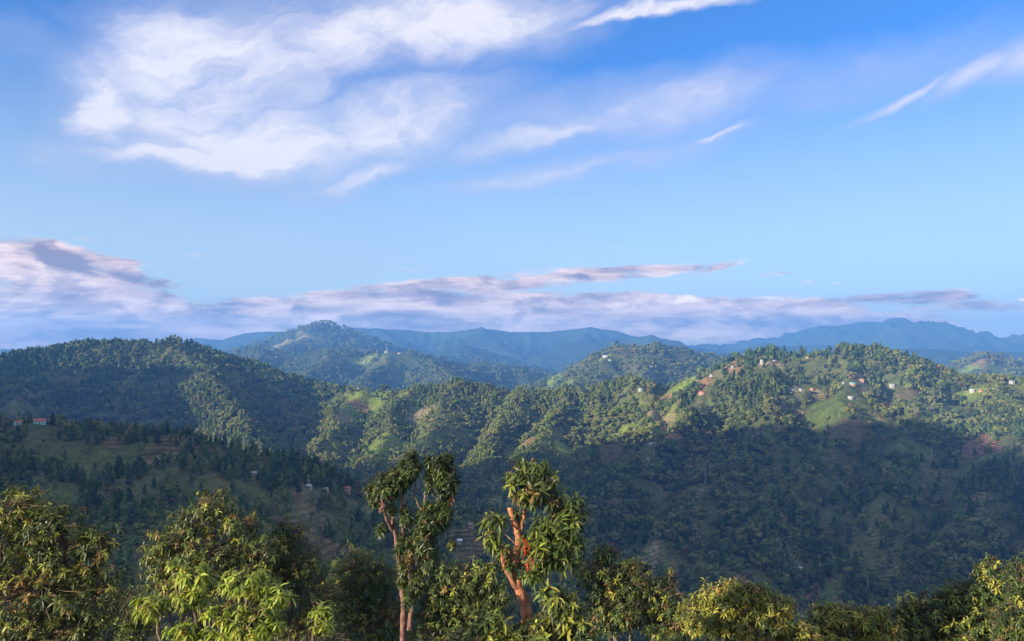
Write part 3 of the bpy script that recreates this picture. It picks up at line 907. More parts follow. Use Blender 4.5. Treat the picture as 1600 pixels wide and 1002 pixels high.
# houses keep their surroundings clear
#  px, py, width px, storeys, wall, roof, roof kind, label
W_, CR, RD_, TL, GR, RB, OR, BL = (0.34, 0.33, 0.32), (0.30, 0.54, 0.44), (0.42, 0.10, 0.07), (0.10, 0.42, 0.38), (0.34, 0.35, 0.37), (0.42, 0.24, 0.20), (0.42, 0.25, 0.15), (0.35, 0.43, 0.52)
HOUSES = [
    (129, 664, 12, 1, W_, (0.45, 0.45, 0.45), 'white roofed hut on the crest of the shaded lower left hill'),
    (144, 667, 8, 1, CR, GR, 'low grey roofed shed right of the white hut on the lower left crest'),
    (103, 664, 14, 1, CR, RB, 'long dull pink roofed shed left of the white hut on the lower left crest'),
    (62, 661, 26, 1, CR, RD_, 'long red roofed house at the far left of the lower left crest'),
    (28, 663, 16, 1, CR, RD_, 'small dark red roofed shed at the left picture edge on the lower hill'),
    (397, 741, 7, 1, W_, GR, 'tiny white hut high on the right flank of the lower left hill'),
    (483, 762, 13, 1, W_, (0.45, 0.45, 0.47), 'white cottage on the dark slope left of the twin crowned tree'),
    (509, 766, 8, 1, W_, GR, 'small white shed between the white cottage and the pink walled house'),
    (543, 768, 16, 2, RB, RD_, 'pink walled house with a red roof on the slope left of the twin crowned tree'),
    (584, 801, 12, 1, W_, GR, 'white house by the track just left of the twin crowned tree'),
    (606, 803, 9, 1, W_, BL, 'bluish roofed white hut half hidden by the pink bare branch'),
    (718, 847, 13, 1, W_, (0.75, 0.75, 0.8), 'white roofed house on the brown field between the two foreground trees'),
    (735, 822, 14, 1, RB, RB, 'dull pink roofed barn above the white house between the two foreground trees'),
    (560, 607, 9, 1, W_, (0.45, 0.45, 0.47), 'white hut on the saddle crest under one tall dark tree'),
    (642, 647, 7, 1, W_, GR, 'tiny grey roofed hut on the sunlit spur of the saddle'),
    (1001, 609, 13, 1, W_, BL, 'pale blue roofed house under the wooded knoll on the saddle'),
    (976, 616, 7, 1, W_, W_, 'tiny white hut left of the pale blue roofed house on the saddle'),
    (1097, 614, 17, 1, RB, RD_, 'red roofed house where the saddle rises to the right hill'),
    (1145, 573, 10, 1, W_, GR, 'grey roofed white cottage near the top of the left shoulder of the right hill'),
    (946, 556, 15, 1, W_, (0.7, 0.68, 0.66), 'upper white farmhouse on the hazy middle hill'),
    (953, 562, 12, 1, CR, TAN, 'lower cream farmhouse on the hazy middle hill'),
    (1018, 572, 9, 1, W_, W_, 'lone white house halfway down the hazy middle hill'),
    (1191, 566, 11, 2, W_, (0.45, 0.45, 0.45), 'white two storey house at the upper left of the right hill'),
    (1209, 565, 11, 1, OR, (0.7, 0.68, 0.62), 'orange walled house beside the white two storey house on the right hill'),
    (1262, 557, 10, 1, OR, TAN, 'small orange walled hut just under the crest of the right hill'),
    (1238, 610, 11, 1, W_, (0.6, 0.6, 0.6), 'leftmost of three pale houses in a row on the right hill'),
    (1251, 609, 8, 1, W_, BL, 'middle one of three pale houses in a row on the right hill'),
    (1269, 608, 9, 1, OR, TAN, 'rightmost and most orange of three pale houses in a row on the right hill'),
    (1333, 600, 17, 1, OR, TL, 'house with a bright teal roof on the right hill'),
    (1346, 594, 14, 1, OR, ORANGE, 'long orange barn behind the teal roofed house'),
    (1318, 597, 6, 1, W_, W_, 'tiny white hut left of the teal roofed house'),
    (1329, 622, 13, 1, W_, (0.42, 0.42, 0.45), 'white roofed house standing alone below the teal roofed house'),
    (1394, 602, 14, 1, W_, GR, 'grey roofed white house among dark trees right of the teal roofed house'),
    (1519, 611, 12, 1, W_, (0.6, 0.6, 0.62), 'pale house above the lime green field at the right'),
    (1532, 610, 8, 1, OR, RB, 'small pinkish house beside the pale house above the lime green field'),
    (1581, 597, 12, 1, W_, GR, 'white cottage close to the right picture edge under the crest'),
    (1017, 694, 12, 1, W_, BL, 'pale blue roofed hut below the lime green field of the saddle'),
    (1012, 719, 9, 1, RB, RB, 'small pink shed in the terraced brown fields'),
    (1251, 889, 9, 1, W_, (0.7, 0.66, 0.6), 'lone cream hut low in the forest of the right valley'),
    (1170, 914, 16, 1, RB, (0.5, 0.42, 0.5), 'mauve roofed shed at the valley bottom behind yellow leaves'),
    (604, 549, 12, 1, W_, TAN, 'white farmhouse beside the mast on the terraced blue hill'),
    (625, 551, 14, 1, OR, TAN, 'long tan farmhouse right of the mast on the terraced blue hill'),
    (570, 565, 10, 1, W_, GR, 'small white farmhouse below and left of the mast on the blue hill'),
    (1112, 587, 10, 1, W_, W_, 'white house on the light spur behind the saddle'),
]
HP = []
for h in HOUSES:
    p, r = hit(h[0], h[1] + 2)
    HP.append((p, r, h))


def density(x, y):
    d = sstep(0.39, 0.57, fbm(x, y, 90, 4, 101)) * 0.86 + 0.13
    d = d * (0.55 + 0.9 * fbm(x, y, 40, 2, 111))
    patches(x, y, None, d)
    for p, r, h in HP:
        w = max(7.0, h[2] / FP * r * 0.8)
        # clear round the house and a little way down the slope towards the valley
        ux, uy = -p[0] / r, -p[1] / r
        dx, dy = x - p[0], y - p[1]
        al = dx * ux + dy * uy
        ac = np.abs(-dx * uy + dy * ux)
        d = np.where((al > -w) & (al < w * 4.0) & (ac < w), 0, d)
    return d


def scatter(r0, r1, n, vis_margin):
    r = np.sqrt(rng.uniform(r0 * r0, r1 * r1, n))
    a = rng.uniform(R(-37.5), R(37.5), n)
    x, y = np.sin(a) * r, np.cos(a) * r
    z, i, j = zat(x, y)
    e = (z + 12.0) / r
    keep = e > RUN[np.maximum(i - 1, 0), j] - vis_margin / r
    x, y, z, r, i, j = x[keep], y[keep], z[keep], r[keep], i[keep], j[keep]
    gg = G[i, j]
    k2 = rng.uniform(size=len(x)) < density(x, y) * np.where(gg == GN.index('right_hill'), .8, np.where(gg == GN.index('saddle_ridge'), .78, 1))
    return x[k2], y[k2], z[k2], r[k2], G[i[k2], j[k2]]


bands = [(75, 420, 5200), (420, 900, 15000), (900, 2350, 125000), (2350, 4000, 46000), (4000, 6600, 40000)]
pts = [scatter(a, b, n, 6.0) for a, b, n in bands]
tx, ty, tz, tr, tg = [np.concatenate([p[k] for p in pts]) for k in range(5)]
# rows of trees that stand against the sky on the crests
for lst, n, h0, spread_ in (([(1170, 556, 1760), (1200, 550, 1750), (1240, 547, 1730), (1300, 547, 1710), (1350, 543, 1690), (1385, 542, 1680), (1420, 551, 1660), (1455, 562, 1640)], 330, 1, 26),
                            ([(1340, 543, 1695), (1370, 541, 1685), (1410, 548, 1665)], 110, 1, 14),
                            ([(60, 549, 1950), (160, 537, 2030), (280, 530, 2070), (400, 571, 2100), (520, 608, 2030)], 330, 2, 20),
                            ([(690, 602, 2000), (715, 598, 1980), (745, 602, 1980), (830, 607, 1950)], 120, 1, 22), ([(960, 602, 1920), (1000, 592, 1900), (1040, 600, 1890)], 130, 1, 30),
                            ([(180, 668, 770), (250, 676, 765), (330, 697, 750), (420, 718, 745), (520, 765, 745)], 210, 3, 14)):
    w_ = np.array([P(*q) for q in lst])
    q = rng.uniform(0, len(w_) - 1.001, n)
    k = q.astype(int)
    xy = w_[k, :2] + (w_[k + 1, :2] - w_[k, :2]) * (q - k)[:, None] + rng.normal(size=(n, 2)) * spread_
    z_, i_, j_ = zat(xy[:, 0], xy[:, 1])
    tx, ty, tz = np.r_[tx, xy[:, 0]], np.r_[ty, xy[:, 1]], np.r_[tz, z_]
    tr, tg = np.r_[tr, np.hypot(xy[:, 0], xy[:, 1])], np.r_[tg, G[i_, j_]]
N = len(tx)
print('forest trees', N)
u = rng.uniform(size=N)
stand = fbm(tx, ty, 240, 3, 131)
kindsel = np.where(u < 0.36 + 1.6 * (stand - 0.5), 1, np.where(u < 0.78, 0, np.where(u < 0.87, 2, 3)))
kindsel = np.where((tr > 2400) & (kindsel == 1), 0, kindsel)
idx = np.empty(N, np.int32)
for q, lst in enumerate((ROUND, TALL, AIRY, BUSH)):
    m = kindsel == q
    idx[m] = rng.choice(lst, m.sum())
hgt = np.choose(kindsel, [rng.uniform(5, 12, N) + 6 * rng.uniform(size=N) ** 3, rng.uniform(8, 19, N), rng.uniform(9, 17, N), rng.uniform(3, 7, N)])
hgt *= 1 + 0.8 * sstep(2400, 5500, tr)
hgt *= np.where(tr < 430, 0.8, 1.08)
small = (tg == GN.index('lower_left_hill'))
hgt = np.where(small, hgt * rng.uniform(.38, .8, N), hgt)
# species colours, with sunlight painted into those on the saddle
PAL = np.array([(0.062, 0.092, 0.028), (0.105, 0.135, 0.034), (0.044, 0.068, 0.030), (0.15, 0.165, 0.040), (0.125, 0.10, 0.055), (0.085, 0.095, 0.062), (0.19, 0.19, 0.06)])
w0 = np.array([.30, .25, .20, .12, .05, .05, .03])
ti = PAL[rng.choice(7, N, p=w0 / w0.sum())]
ti = np.where((kindsel == 1)[:, None], ti * np.array([.55, .68, .75]), ti)
patchc = fbm(tx, ty, 180, 3, 141)[:, None]
ti = ti * (1.1 + 1.4 * patchc) * rng.uniform(.65, 1.45, (N, 1))
ti = np.where((tg == GN.index('saddle_ridge'))[:, None], ti * np.array([1.45, 1.35, .95]), ti)  # sunlit look of the saddle trees painted into their tint
ti[:, 0] *= 0.85 + 0.4 * fbm(tx, ty, 300, 2, 151)
ti = np.minimum(ti, np.array([.23, .24, .09]))
rot = rng.uniform(0, 6.283, N)

# close under the viewpoint only low growth, hidden by the leafy trees built one by one
FRX, FRY = [0, 100, 200, 260, 340, 420, 560, 900, 1000, 1070, 1160, 1280, 1400, 1500, 1550, 1600], [760, 800, 900, 880, 800, 810, 870, 870, 890, 930, 910, 960, 940, 930, 870, 900]
topy = 560 - FP * (tz + hgt) / ty
hgt = np.where(tr < 330, hgt * .3, hgt)
hgt = np.where((tr < 330) & (topy < np.interp(800 + FP * tx / ty, FRX, FRY) + 25), 0.01, hgt)
# the ones that show largest become trees of their own
app = hgt / tr * np.where(kindsel == 1, .6, 1.0)
vis = ((tz + hgt) / tr > RUN[np.maximum(zat(tx, ty)[1] - 1, 0), zat(tx, ty)[2]] + 0.3 * hgt / tr)
pyv = 560 - FP * (tz / tr) * 1.0
pxv = 800 + FP * tx / ty
front = np.interp(pxv, [0, 100, 200, 260, 340, 420, 560, 900, 1000, 1070, 1160, 1280, 1400, 1500, 1550, 1600], [760, 800, 900, 880, 800, 810, 870, 870, 890, 930, 910, 960, 940, 930, 870, 900])
good = vis & (np.abs(pxv - 800) < 800) & (pyv < front - 4) & (kindsel != 3)
order = np.argsort(np.where(good, -app, 1))[:300]
isob = np.zeros(N, bool)
isob[order] = True
REGION = {'lower_left_hill': ('on the shaded lower left hill', 'lower left hill'), 'right_hill': ('on the forested right hillside', 'right hill'), 'saddle_ridge': ('on the saddle between the hills', 'saddle'),
          'left_hill': ('on the high left hill', 'left hill'), 'valley_spur': ('on the low spur in the valley', 'valley spur'), 'ground': ('on the slope under the viewpoint', 'near slope')}
KN = {0: ('broadleaf_tree', 'rounded tree'), 1: ('slender_tree', 'slender upright tree'), 2: ('thin_tree', 'thin crowned tree')}
huge, big, lit = np.percentile(app[order], [93, 75, 30])
LANDMARKS = [(129, 664, 'the white hut'), (62, 661, 'the long red roofed house'), (245, 718, 'the bare brown field'), (180, 692, 'the small pinkish field'), (215, 690, 'the grassy crest meadow'), (90, 780, 'the low green clearing'),
             (397, 741, 'the tiny high white hut'), (483, 762, 'the white cottage'), (543, 768, 'the pink walled house'), (584, 801, 'the white house by the track'), (718, 847, 'the white roofed valley house'), (735, 822, 'the dull pink barn'),
             (1320, 668, 'the big brown field'), (1545, 700, 'the pink landslip'), (1290, 925, 'the valley floor terraces'), (1251, 889, 'the lone cream hut'), (1170, 914, 'the mauve roofed shed'), (1024, 870, 'the pale landslip scar'),
             (1000, 757, 'the green terraced field'), (1105, 745, 'the pair of pale bare trunks'), (1494, 890, 'the pale dead trunk'), (1356, 920, 'the pinkish dead tree'), (975, 715, 'the brown terraced field'), (1150, 760, 'the olive clearing'),
             (1340, 850, 'the olive glade low on the right'), (1456, 715, 'the bare trunk under the landslip'), (460, 830, 'the brown slope by the golden tip'), (330, 760, 'the olive patch'), (1420, 700, 'the green pasture'), (1100, 830, 'the dull glade')]
SAME = {}
for k in order:
    nm, lb = KN[int(kindsel[k])]
    reg = REGION.get(GN[tg[k]], ('on the far hills', 'far hills'))
    _, cm, tm, _, _ = PROT[idx[k]]
    o = link(nm, cm, loc=(tx[k], ty[k], tz[k]))
    o.rotation_euler = (0, 0, rot[k])
    s = hgt[k]
    wd = s * (1.0 if kindsel[k] != 1 else 0.95)
    o.scale = (wd, wd, s)
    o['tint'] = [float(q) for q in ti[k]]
    tint_word = 'yellow green' if ti[k][0] > .115 else 'brownish' if ti[k][0] > ti[k][1] * .95 else 'dark green' if ti[k][1] < .062 else 'mid green'
    size_word = 'very large' if app[k] > huge else 'large' if app[k] > big else 'small' if app[k] < lit else ''
    words_ = (size_word + ' ' + tint_word).strip() + ' ' + lb
    qx, qy = 800 + FP * tx[k] / ty[k], 560 - FP * (tz[k] + s * .5) / ty[k]
    near = min(LANDMARKS, key=lambda q: math.hypot(q[0] - qx, (q[1] - qy) * 1.3))
    dd_ = math.hypot(near[0] - qx, (near[1] - qy) * 1.3)
    if dd_ < 130 and len((words_ + ' just below and right of ' + near[2]).split()) <= 16:
        ang = math.degrees(math.atan2(near[1] - qy, qx - near[0])) % 360
        way = ['right of', 'above and right of', 'above', 'above and left of', 'left of', 'below and left of', 'below', 'below and right of'][int((ang + 22.5) // 45) % 8]
        full = words_ + (' just ' if dd_ < 35 else ' ') + way + ' ' + near[2]
    else:
        full = words_ + ' ' + reg[0]
    tag(o, full, 'tree', lb.replace('tree', 'trees') + ' in the forest on the hills')
    SAME.setdefault(full, []).append((qx, o))
    link('trunk', tm, parent=o)

ORD = ['second', 'third', 'fourth', 'fifth', 'sixth', 'seventh', 'eighth', 'ninth', 'tenth']
for full, obs in SAME.items():
    if len(obs) < 2 or len(obs) > 11:
        continue
    obs.sort(key=lambda q: q[0])
    for q, (_, o) in enumerate(obs):
        pre = 'leftmost ' if q == 0 else 'rightmost ' if q == len(obs) - 1 else ORD[q - 1] + ' from left, '
        for t_ in (pre + full, pre + full.replace(' just ', ' '), pre + full.replace(' just ', ' ').replace('small ', '').replace('large ', '').replace('very ', '')):
            if len(t_.split()) <= 16:
                o['label'] = t_
                break
keep = ~isob
fm = bpy.data.meshes.new('forest')
kp = np.nonzero(keep)[0]
fm.vertices.add(len(kp))
fm.vertices.foreach_set('co', np.stack([tx[kp], ty[kp], tz[kp]], 1).astype(np.float32).ravel())


def attr(me, name, typ, field, arr):
    a = me.attributes.new(name, typ, 'POINT')
    a.data.foreach_set(field, np.ascontiguousarray(arr).ravel())


wd = hgt[kp] * rng.uniform(.85, 1.2, len(kp))
attr(fm, 'size', 'FLOAT_VECTOR', 'vector', np.stack([wd, wd, hgt[kp]], 1).astype(np.float32))
attr(fm, 'turn', 'FLOAT_VECTOR', 'vector', np.stack([np.zeros(len(kp)), np.zeros(len(kp)), rot[kp]], 1).astype(np.float32))
attr(fm, 'pick', 'INT', 'value', idx[kp].astype(np.int32))
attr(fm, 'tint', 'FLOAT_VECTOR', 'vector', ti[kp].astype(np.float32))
fo = link('forest', fm, kind='stuff')
ng = bpy.data.node_groups.new('plant_forest', 'GeometryNodeTree')
ng.interface.new_socket('Geometry', in_out='INPUT', socket_type='NodeSocketGeometry')
ng.interface.new_socket('Geometry', in_out='OUTPUT', socket_type='NodeSocketGeometry')
gin, gout = ng.nodes.new('NodeGroupInput'), ng.nodes.new('NodeGroupOutput')
iop = ng.nodes.new('GeometryNodeInstanceOnPoints')
ci = ng.nodes.new('GeometryNodeCollectionInfo')
ci.inputs['Collection'].default_value = pcol
ci.inputs['Separate Children'].default_value = True
ci.inputs['Reset Children'].default_value = True


def named(n, typ):
    a = ng.nodes.new('GeometryNodeInputNamedAttribute')
    a.data_type = typ
    a.inputs['Name'].default_value = n
    return a.outputs['Attribute']


ng.links.new(gin.outputs[0], iop.inputs['Points'])
ng.links.new(ci.outputs[0], iop.inputs['Instance'])
iop.inputs['Pick Instance'].default_value = True
ng.links.new(named('pick', 'INT'), iop.inputs['Instance Index'])
ng.links.new(named('size', 'FLOAT_VECTOR'), iop.inputs['Scale'])
ng.links.new(named('turn', 'FLOAT_VECTOR'), iop.inputs['Rotation'])
ng.links.new(iop.outputs[0], gout.inputs[0])
mod = fo.modifiers.new('forest', 'NODES')
mod.node_group = ng


# ---------------------------------------------------------------- houses
def box(mb, x0, x1, y0, y1, z0, z1):
    v = [(x, y, z) for z in (z0, z1) for x, y in ((x0, y0), (x1, y0), (x1, y1), (x0, y1))]
    mb.add(v, None, [(3, 2, 1, 0), (4, 5, 6, 7), (0, 1, 5, 4), (1, 2, 6, 5), (2, 3, 7, 6), (3, 0, 4, 7)])


MC = {}


def cmat(kind, c, **kw):
    k = (kind,) + tuple(c)
    if k not in MC:
        MC[k] = mat_plain(kind, c, **kw)
    return MC[k]


M_WIN = mat_plain('dark_window', (0.03, 0.035, 0.04), 0.2)
M_DOOR = mat_plain('wooden_door', (0.12, 0.06, 0.03), 0.7)
for p, r, (px, py, wpx, st, wallc, roofc, label) in HP:
    w = max(4.5, wpx / FP * r * .54)
    dp = w * 0.62 if w < 14 else w * 0.4
    hh = min(2.9 * st, w * .40 * st) + .4
    o = link('house', None, loc=(p[0], p[1], float(zat(np.array(p[0]), np.array(p[1]))[0]) + .3))
    tag(o, label, 'house', 'farmhouses scattered over the hills')
    o.rotation_euler = (0, 0, -math.atan2(p[0], p[1]) + rng.uniform(-.5, .5))
    mb = MB()
    box(mb, -w / 2, w / 2, -dp / 2, dp / 2, -4.0, hh)
    rise = w * .13 + .5
    mb.add([(-w / 2, -dp / 2, hh), (-w / 2, dp / 2, hh), (-w / 2, 0, hh + rise * .93), (w / 2, -dp / 2, hh), (w / 2, dp / 2, hh), (w / 2, 0, hh + rise * .93)], [(0, 2, 1), (3, 4, 5)])
    link('wall', mb.build('wall', [cmat('plaster', wallc)]), o)
    mb = MB()
    e, ov = .3, .4
    mb.add([(-w / 2 - e, -dp / 2 - ov, hh - .25), (w / 2 + e, -dp / 2 - ov, hh - .25), (w / 2 + e, 0, hh + rise), (-w / 2 - e, 0, hh + rise), (-w / 2 - e, dp / 2 + ov, hh - .25), (w / 2 + e, dp / 2 + ov, hh - .25),
            (-w / 2 - e, -dp / 2 - ov, hh - .1), (w / 2 + e, -dp / 2 - ov, hh - .1), (w / 2 + e, 0, hh + rise + .18), (-w / 2 - e, 0, hh + rise + .18), (-w / 2 - e, dp / 2 + ov, hh - .1), (w / 2 + e, dp / 2 + ov, hh - .1)],
           None, [(0, 3, 2, 1), (3, 4, 5, 2), (6, 7, 8, 9), (9, 8, 11, 10), (0, 1, 7, 6), (4, 10, 11, 5), (0, 6, 9, 3), (3, 9, 10, 4), (1, 2, 8, 7), (2, 5, 11, 8)])
    link('roof', mb.build('roof', [cmat('painted_sheet_roof', roofc, rough=.5)]), o)
    nw = max(2, int(w / 3.2))
    mw = MB()
    box(mw, -.5, .5, -.04, .04, -.5, .5)
    wm = mw.build('window', [M_WIN])
    for f in range(st):
        for q in range(nw):
            xx = -w / 2 + (q + .5) * w / nw
            if f == 0 and q == nw // 2:
                md = MB()
                box(md, -.5, .5, -.05, .05, 0, 2.0)
                link('door', md.build('door', [M_DOOR]), o, (xx, -dp / 2 - .03, 0))
            else:
                link('window', wm, o, (xx, -dp / 2 - .03, 1.4 + 2.9 * f if hh > 2.2 else hh * .5))

# mast on the terraced hill
M_STEEL = mat_plain('grey_steel', (0.45, 0.46, 0.48), 0.5, metal=.3)
M_PALE = mat_plain('bleached_wood', (0.30, 0.26, 0.22), 0.9)


def mast(px, py, top_py, label, lattice=True):
    p, r = hit(px, py)
    o = link('lattice_mast' if lattice else 'utility_pole', None, loc=p)
    h = (py - top_py) / FP * r
    wb = h * .07
    if lattice:
        tag(o, label, 'mast')
        for sx, sy in ((-1, -1), (1, -1), (1, 1), (-1, 1)):
            mb = MB()
            mb.tube([(sx * wb, sy * wb, -2), (sx * wb * .25, sy * wb * .25, h)], [h * .012, h * .008], 5)
            link('leg', mb.build('leg', [M_STEEL]), o)
        mb = MB()
        for q in range(9):
            z0, z1 = h * q / 9, h * (q + 1) / 9
            a0, a1 = wb * (1 - .75 * q / 9), wb * (1 - .75 * (q + 1) / 9)
            for (sx, sy), (ux, uy) in (((-1, -1), (1, -1)), ((1, -1), (1, 1)), ((1, 1), (-1, 1)), ((-1, 1), (-1, -1))):
                mb.tube([(sx * a0, sy * a0, z0), (ux * a1, uy * a1, z1)], h * .005, 4)
        link('bracing', mb.build('bracing', [M_STEEL]), o)
        mb = MB()
        mb.tube([(0, 0, h), (0, 0, h * 1.12)], h * .008, 5)
        link('antenna', mb.build('antenna', [M_STEEL]), o)
    return o


mast(604, 551, 538, 'thin grey lattice mast on the crest of the terraced blue hill')

# bleached bare trunks that stand out of the forest
for px, py, top, lab in [(1102, 758, 722, 'left pale bare trunk in the forest below the right hill fields'), (1109, 760, 728, 'right pale bare trunk in the forest below the right hill fields'),
                         (1494, 898, 868, 'pale dead trunk above the dark foreground trees at the right'), (1356, 930, 905, 'pinkish dead tree by the grassy valley floor terraces'),
                         (1022, 712, 690, 'white pole-like trunk beside the terraced brown fields'), (424, 655, 640, 'pale bare trunk on the shadowed flank of the left hill'), (597, 700, 684, 'pale bare trunk beside the lowest sunlit meadow'),
                         (1456, 722, 700, 'pale bare trunk below the pink landslip at the right')]:
    p, r = hit(px, py)
    h = (py - top) / FP * r
    o = link('dead_tree', None, loc=p)
    tag(o, lab, 'tree', 'bleached bare trunks in the forest')
    mb = MB()
    mb.tube([(0, 0, -2), (h * .02, 0, h * .5), (h * -.01, 0, h)], [h * .03, h * .022, h * .006], 6)
    link('trunk', mb.build('trunk', [M_PALE]), o)
    for q in range(4):
        a = rng.uniform(0, 6.28)
        z = h * rng.uniform(.5, .85)
        mb = MB()
        mb.tube([(0, 0, z), (math.cos(a) * h * .08, math.sin(a) * h * .08, z + h * .10), (math.cos(a) * h * .11, math.sin(a) * h * .11, z + h * .2)], [h * .012, h * .008, h * .003], 4)
        link('branch', mb.build('branch', [M_PALE]), o)

# ---------------------------------------------------------------- foreground trees
LEAFMESH = {}


def curve(pts, n=6, wob=0.0, seed=0):
    """smooth polyline through the points"""
    pts = np.asarray(pts, float)
    t = np.linspace(0, len(pts) - 1, (len(pts) - 1) * n + 1)
    out = []
    r = np.random.default_rng(seed)
    for s in t:
        i = min(int(s), len(pts) - 2)
        f = s - i
        p0, p1, p2, p3 = pts[max(i - 1, 0)], pts[i], pts[i + 1], pts[min(i + 2, len(pts) - 1)]
        out.append(.5 * ((2 * p1) + (-p0 + p2) * f + (2 * p0 - 5 * p1 + 4 * p2 - p3) * f * f + (-p0 + 3 * p1 - 3 * p2 + p3) * f ** 3))
    out = np.array(out)
    if wob:
        out[1:-1] += r.normal(size=out[1:-1].shape) * wob
    return out


def leaf_tints(n, pal, wts, r):
    p = np.array(pal)
    w = np.array(wts, float)
    t = p[r.choice(len(p), n, p=w / w.sum())]
    return t * r.uniform(.75, 1.25, (n, 1))


def whorls(r, cen, axis, L, W, n_leaf, spread, droop, pal, wts, young=None, young_f=None):
    """cen (k,3) tip positions, axis (k,3). returns leaf arrays"""
    k = len(cen)
    nl = r.integers(n_leaf[0], n_leaf[1] + 1, k)
    rep = np.repeat(np.arange(k), nl)
    first = np.repeat(np.cumsum(nl) - nl, nl)
    ordn = np.arange(len(rep)) - first
    ax = unit(axis)[rep]
    tmp = np.cross(ax, np.array([.2, .5, .84]))
    e1 = unit(tmp)
    e2 = np.cross(ax, e1)
    a = ordn * 2.399 + np.repeat(r.uniform(0, 6.28, k), nl) + r.normal(size=len(rep)) * .25
    t = np.radians(spread[0] + (spread[1] - spread[0]) * (ordn / nl[rep])) + r.normal(size=len(rep)) * .2
    d = (e1 * np.cos(a)[:, None] + e2 * np.sin(a)[:, None]) * np.cos(t)[:, None] + ax * np.sin(t)[:, None]
    nrm = unit(ax * 1.0 + np.array([0, 0, .6]) + r.normal(size=d.shape) * .25)
    o = cen[rep] - ax * (L * .25 * (1 - ordn / nl[rep]))[:, None]
    ws_ = r.uniform(.6, 1.3, k)[rep]
    LL = L * ws_ * r.uniform(.6, 1.15, len(rep))
    WW = W * (.4 + .6 * ws_) * r.uniform(.75, 1.2, len(rep))
    ct = leaf_tints(k, pal, wts, r)[rep] * r.uniform(.8, 1.2, (len(rep), 1))
    if young is not None:
        yf = (r.uniform(size=k) < young_f)[rep] & (ordn > nl[rep] * .35)
        ct = np.where(yf[:, None], np.array(young) * r.uniform(.75, 1.25, (len(rep), 1)), ct)
    return o, d, nrm, LL, WW, ct, droop


def leaf_objects(parent, data, sel, mats):
    """single leaves as parts: shared meshes in a few sizes and colours"""
    o, d, nrm, LL, WW, ct, droop = data
    cols = np.unique(np.round(ct[sel] * 12) / 12, axis=0)
    for k in sel:
        key = (parent.name, tuple(np.round(ct[k] * 14).astype(int)), round(float(WW[k] / LL[k]) * 8))
        if key not in LEAFMESH:
            mb = MB()
            mb.leaves(np.zeros((1, 3)), np.array([[0, 1., 0]]), np.array([[0, 0, 1.]]), np.array([1.0]), np.array([key[2] / 8]), ct[k][None], 0.0)
            mb.v[-1][:, 2] -= mb.v[-1][:, 1] ** 2 * droop
            LEAFMESH[key] = mb.build('leaf', mats)
        dd = unit(d[k])
        s = unit(np.cross(dd, nrm[k]))
        u_ = np.cross(s, dd)
        m = Matrix(((s[0], dd[0], u_[0], o[k][0]), (s[1], dd[1], u_[1], o[k][1]), (s[2], dd[2], u_[2], o[k][2]), (0, 0, 0, 1)))
        ob = bpy.data.objects.new('leaf', LEAFMESH[key])
        C.objects.link(ob)
        ob.parent = parent
        L_ = float(LL[k])
        ob.matrix_local = Matrix.Translation(-parent.location) @ m @ Matrix.Scale(L_, 4)


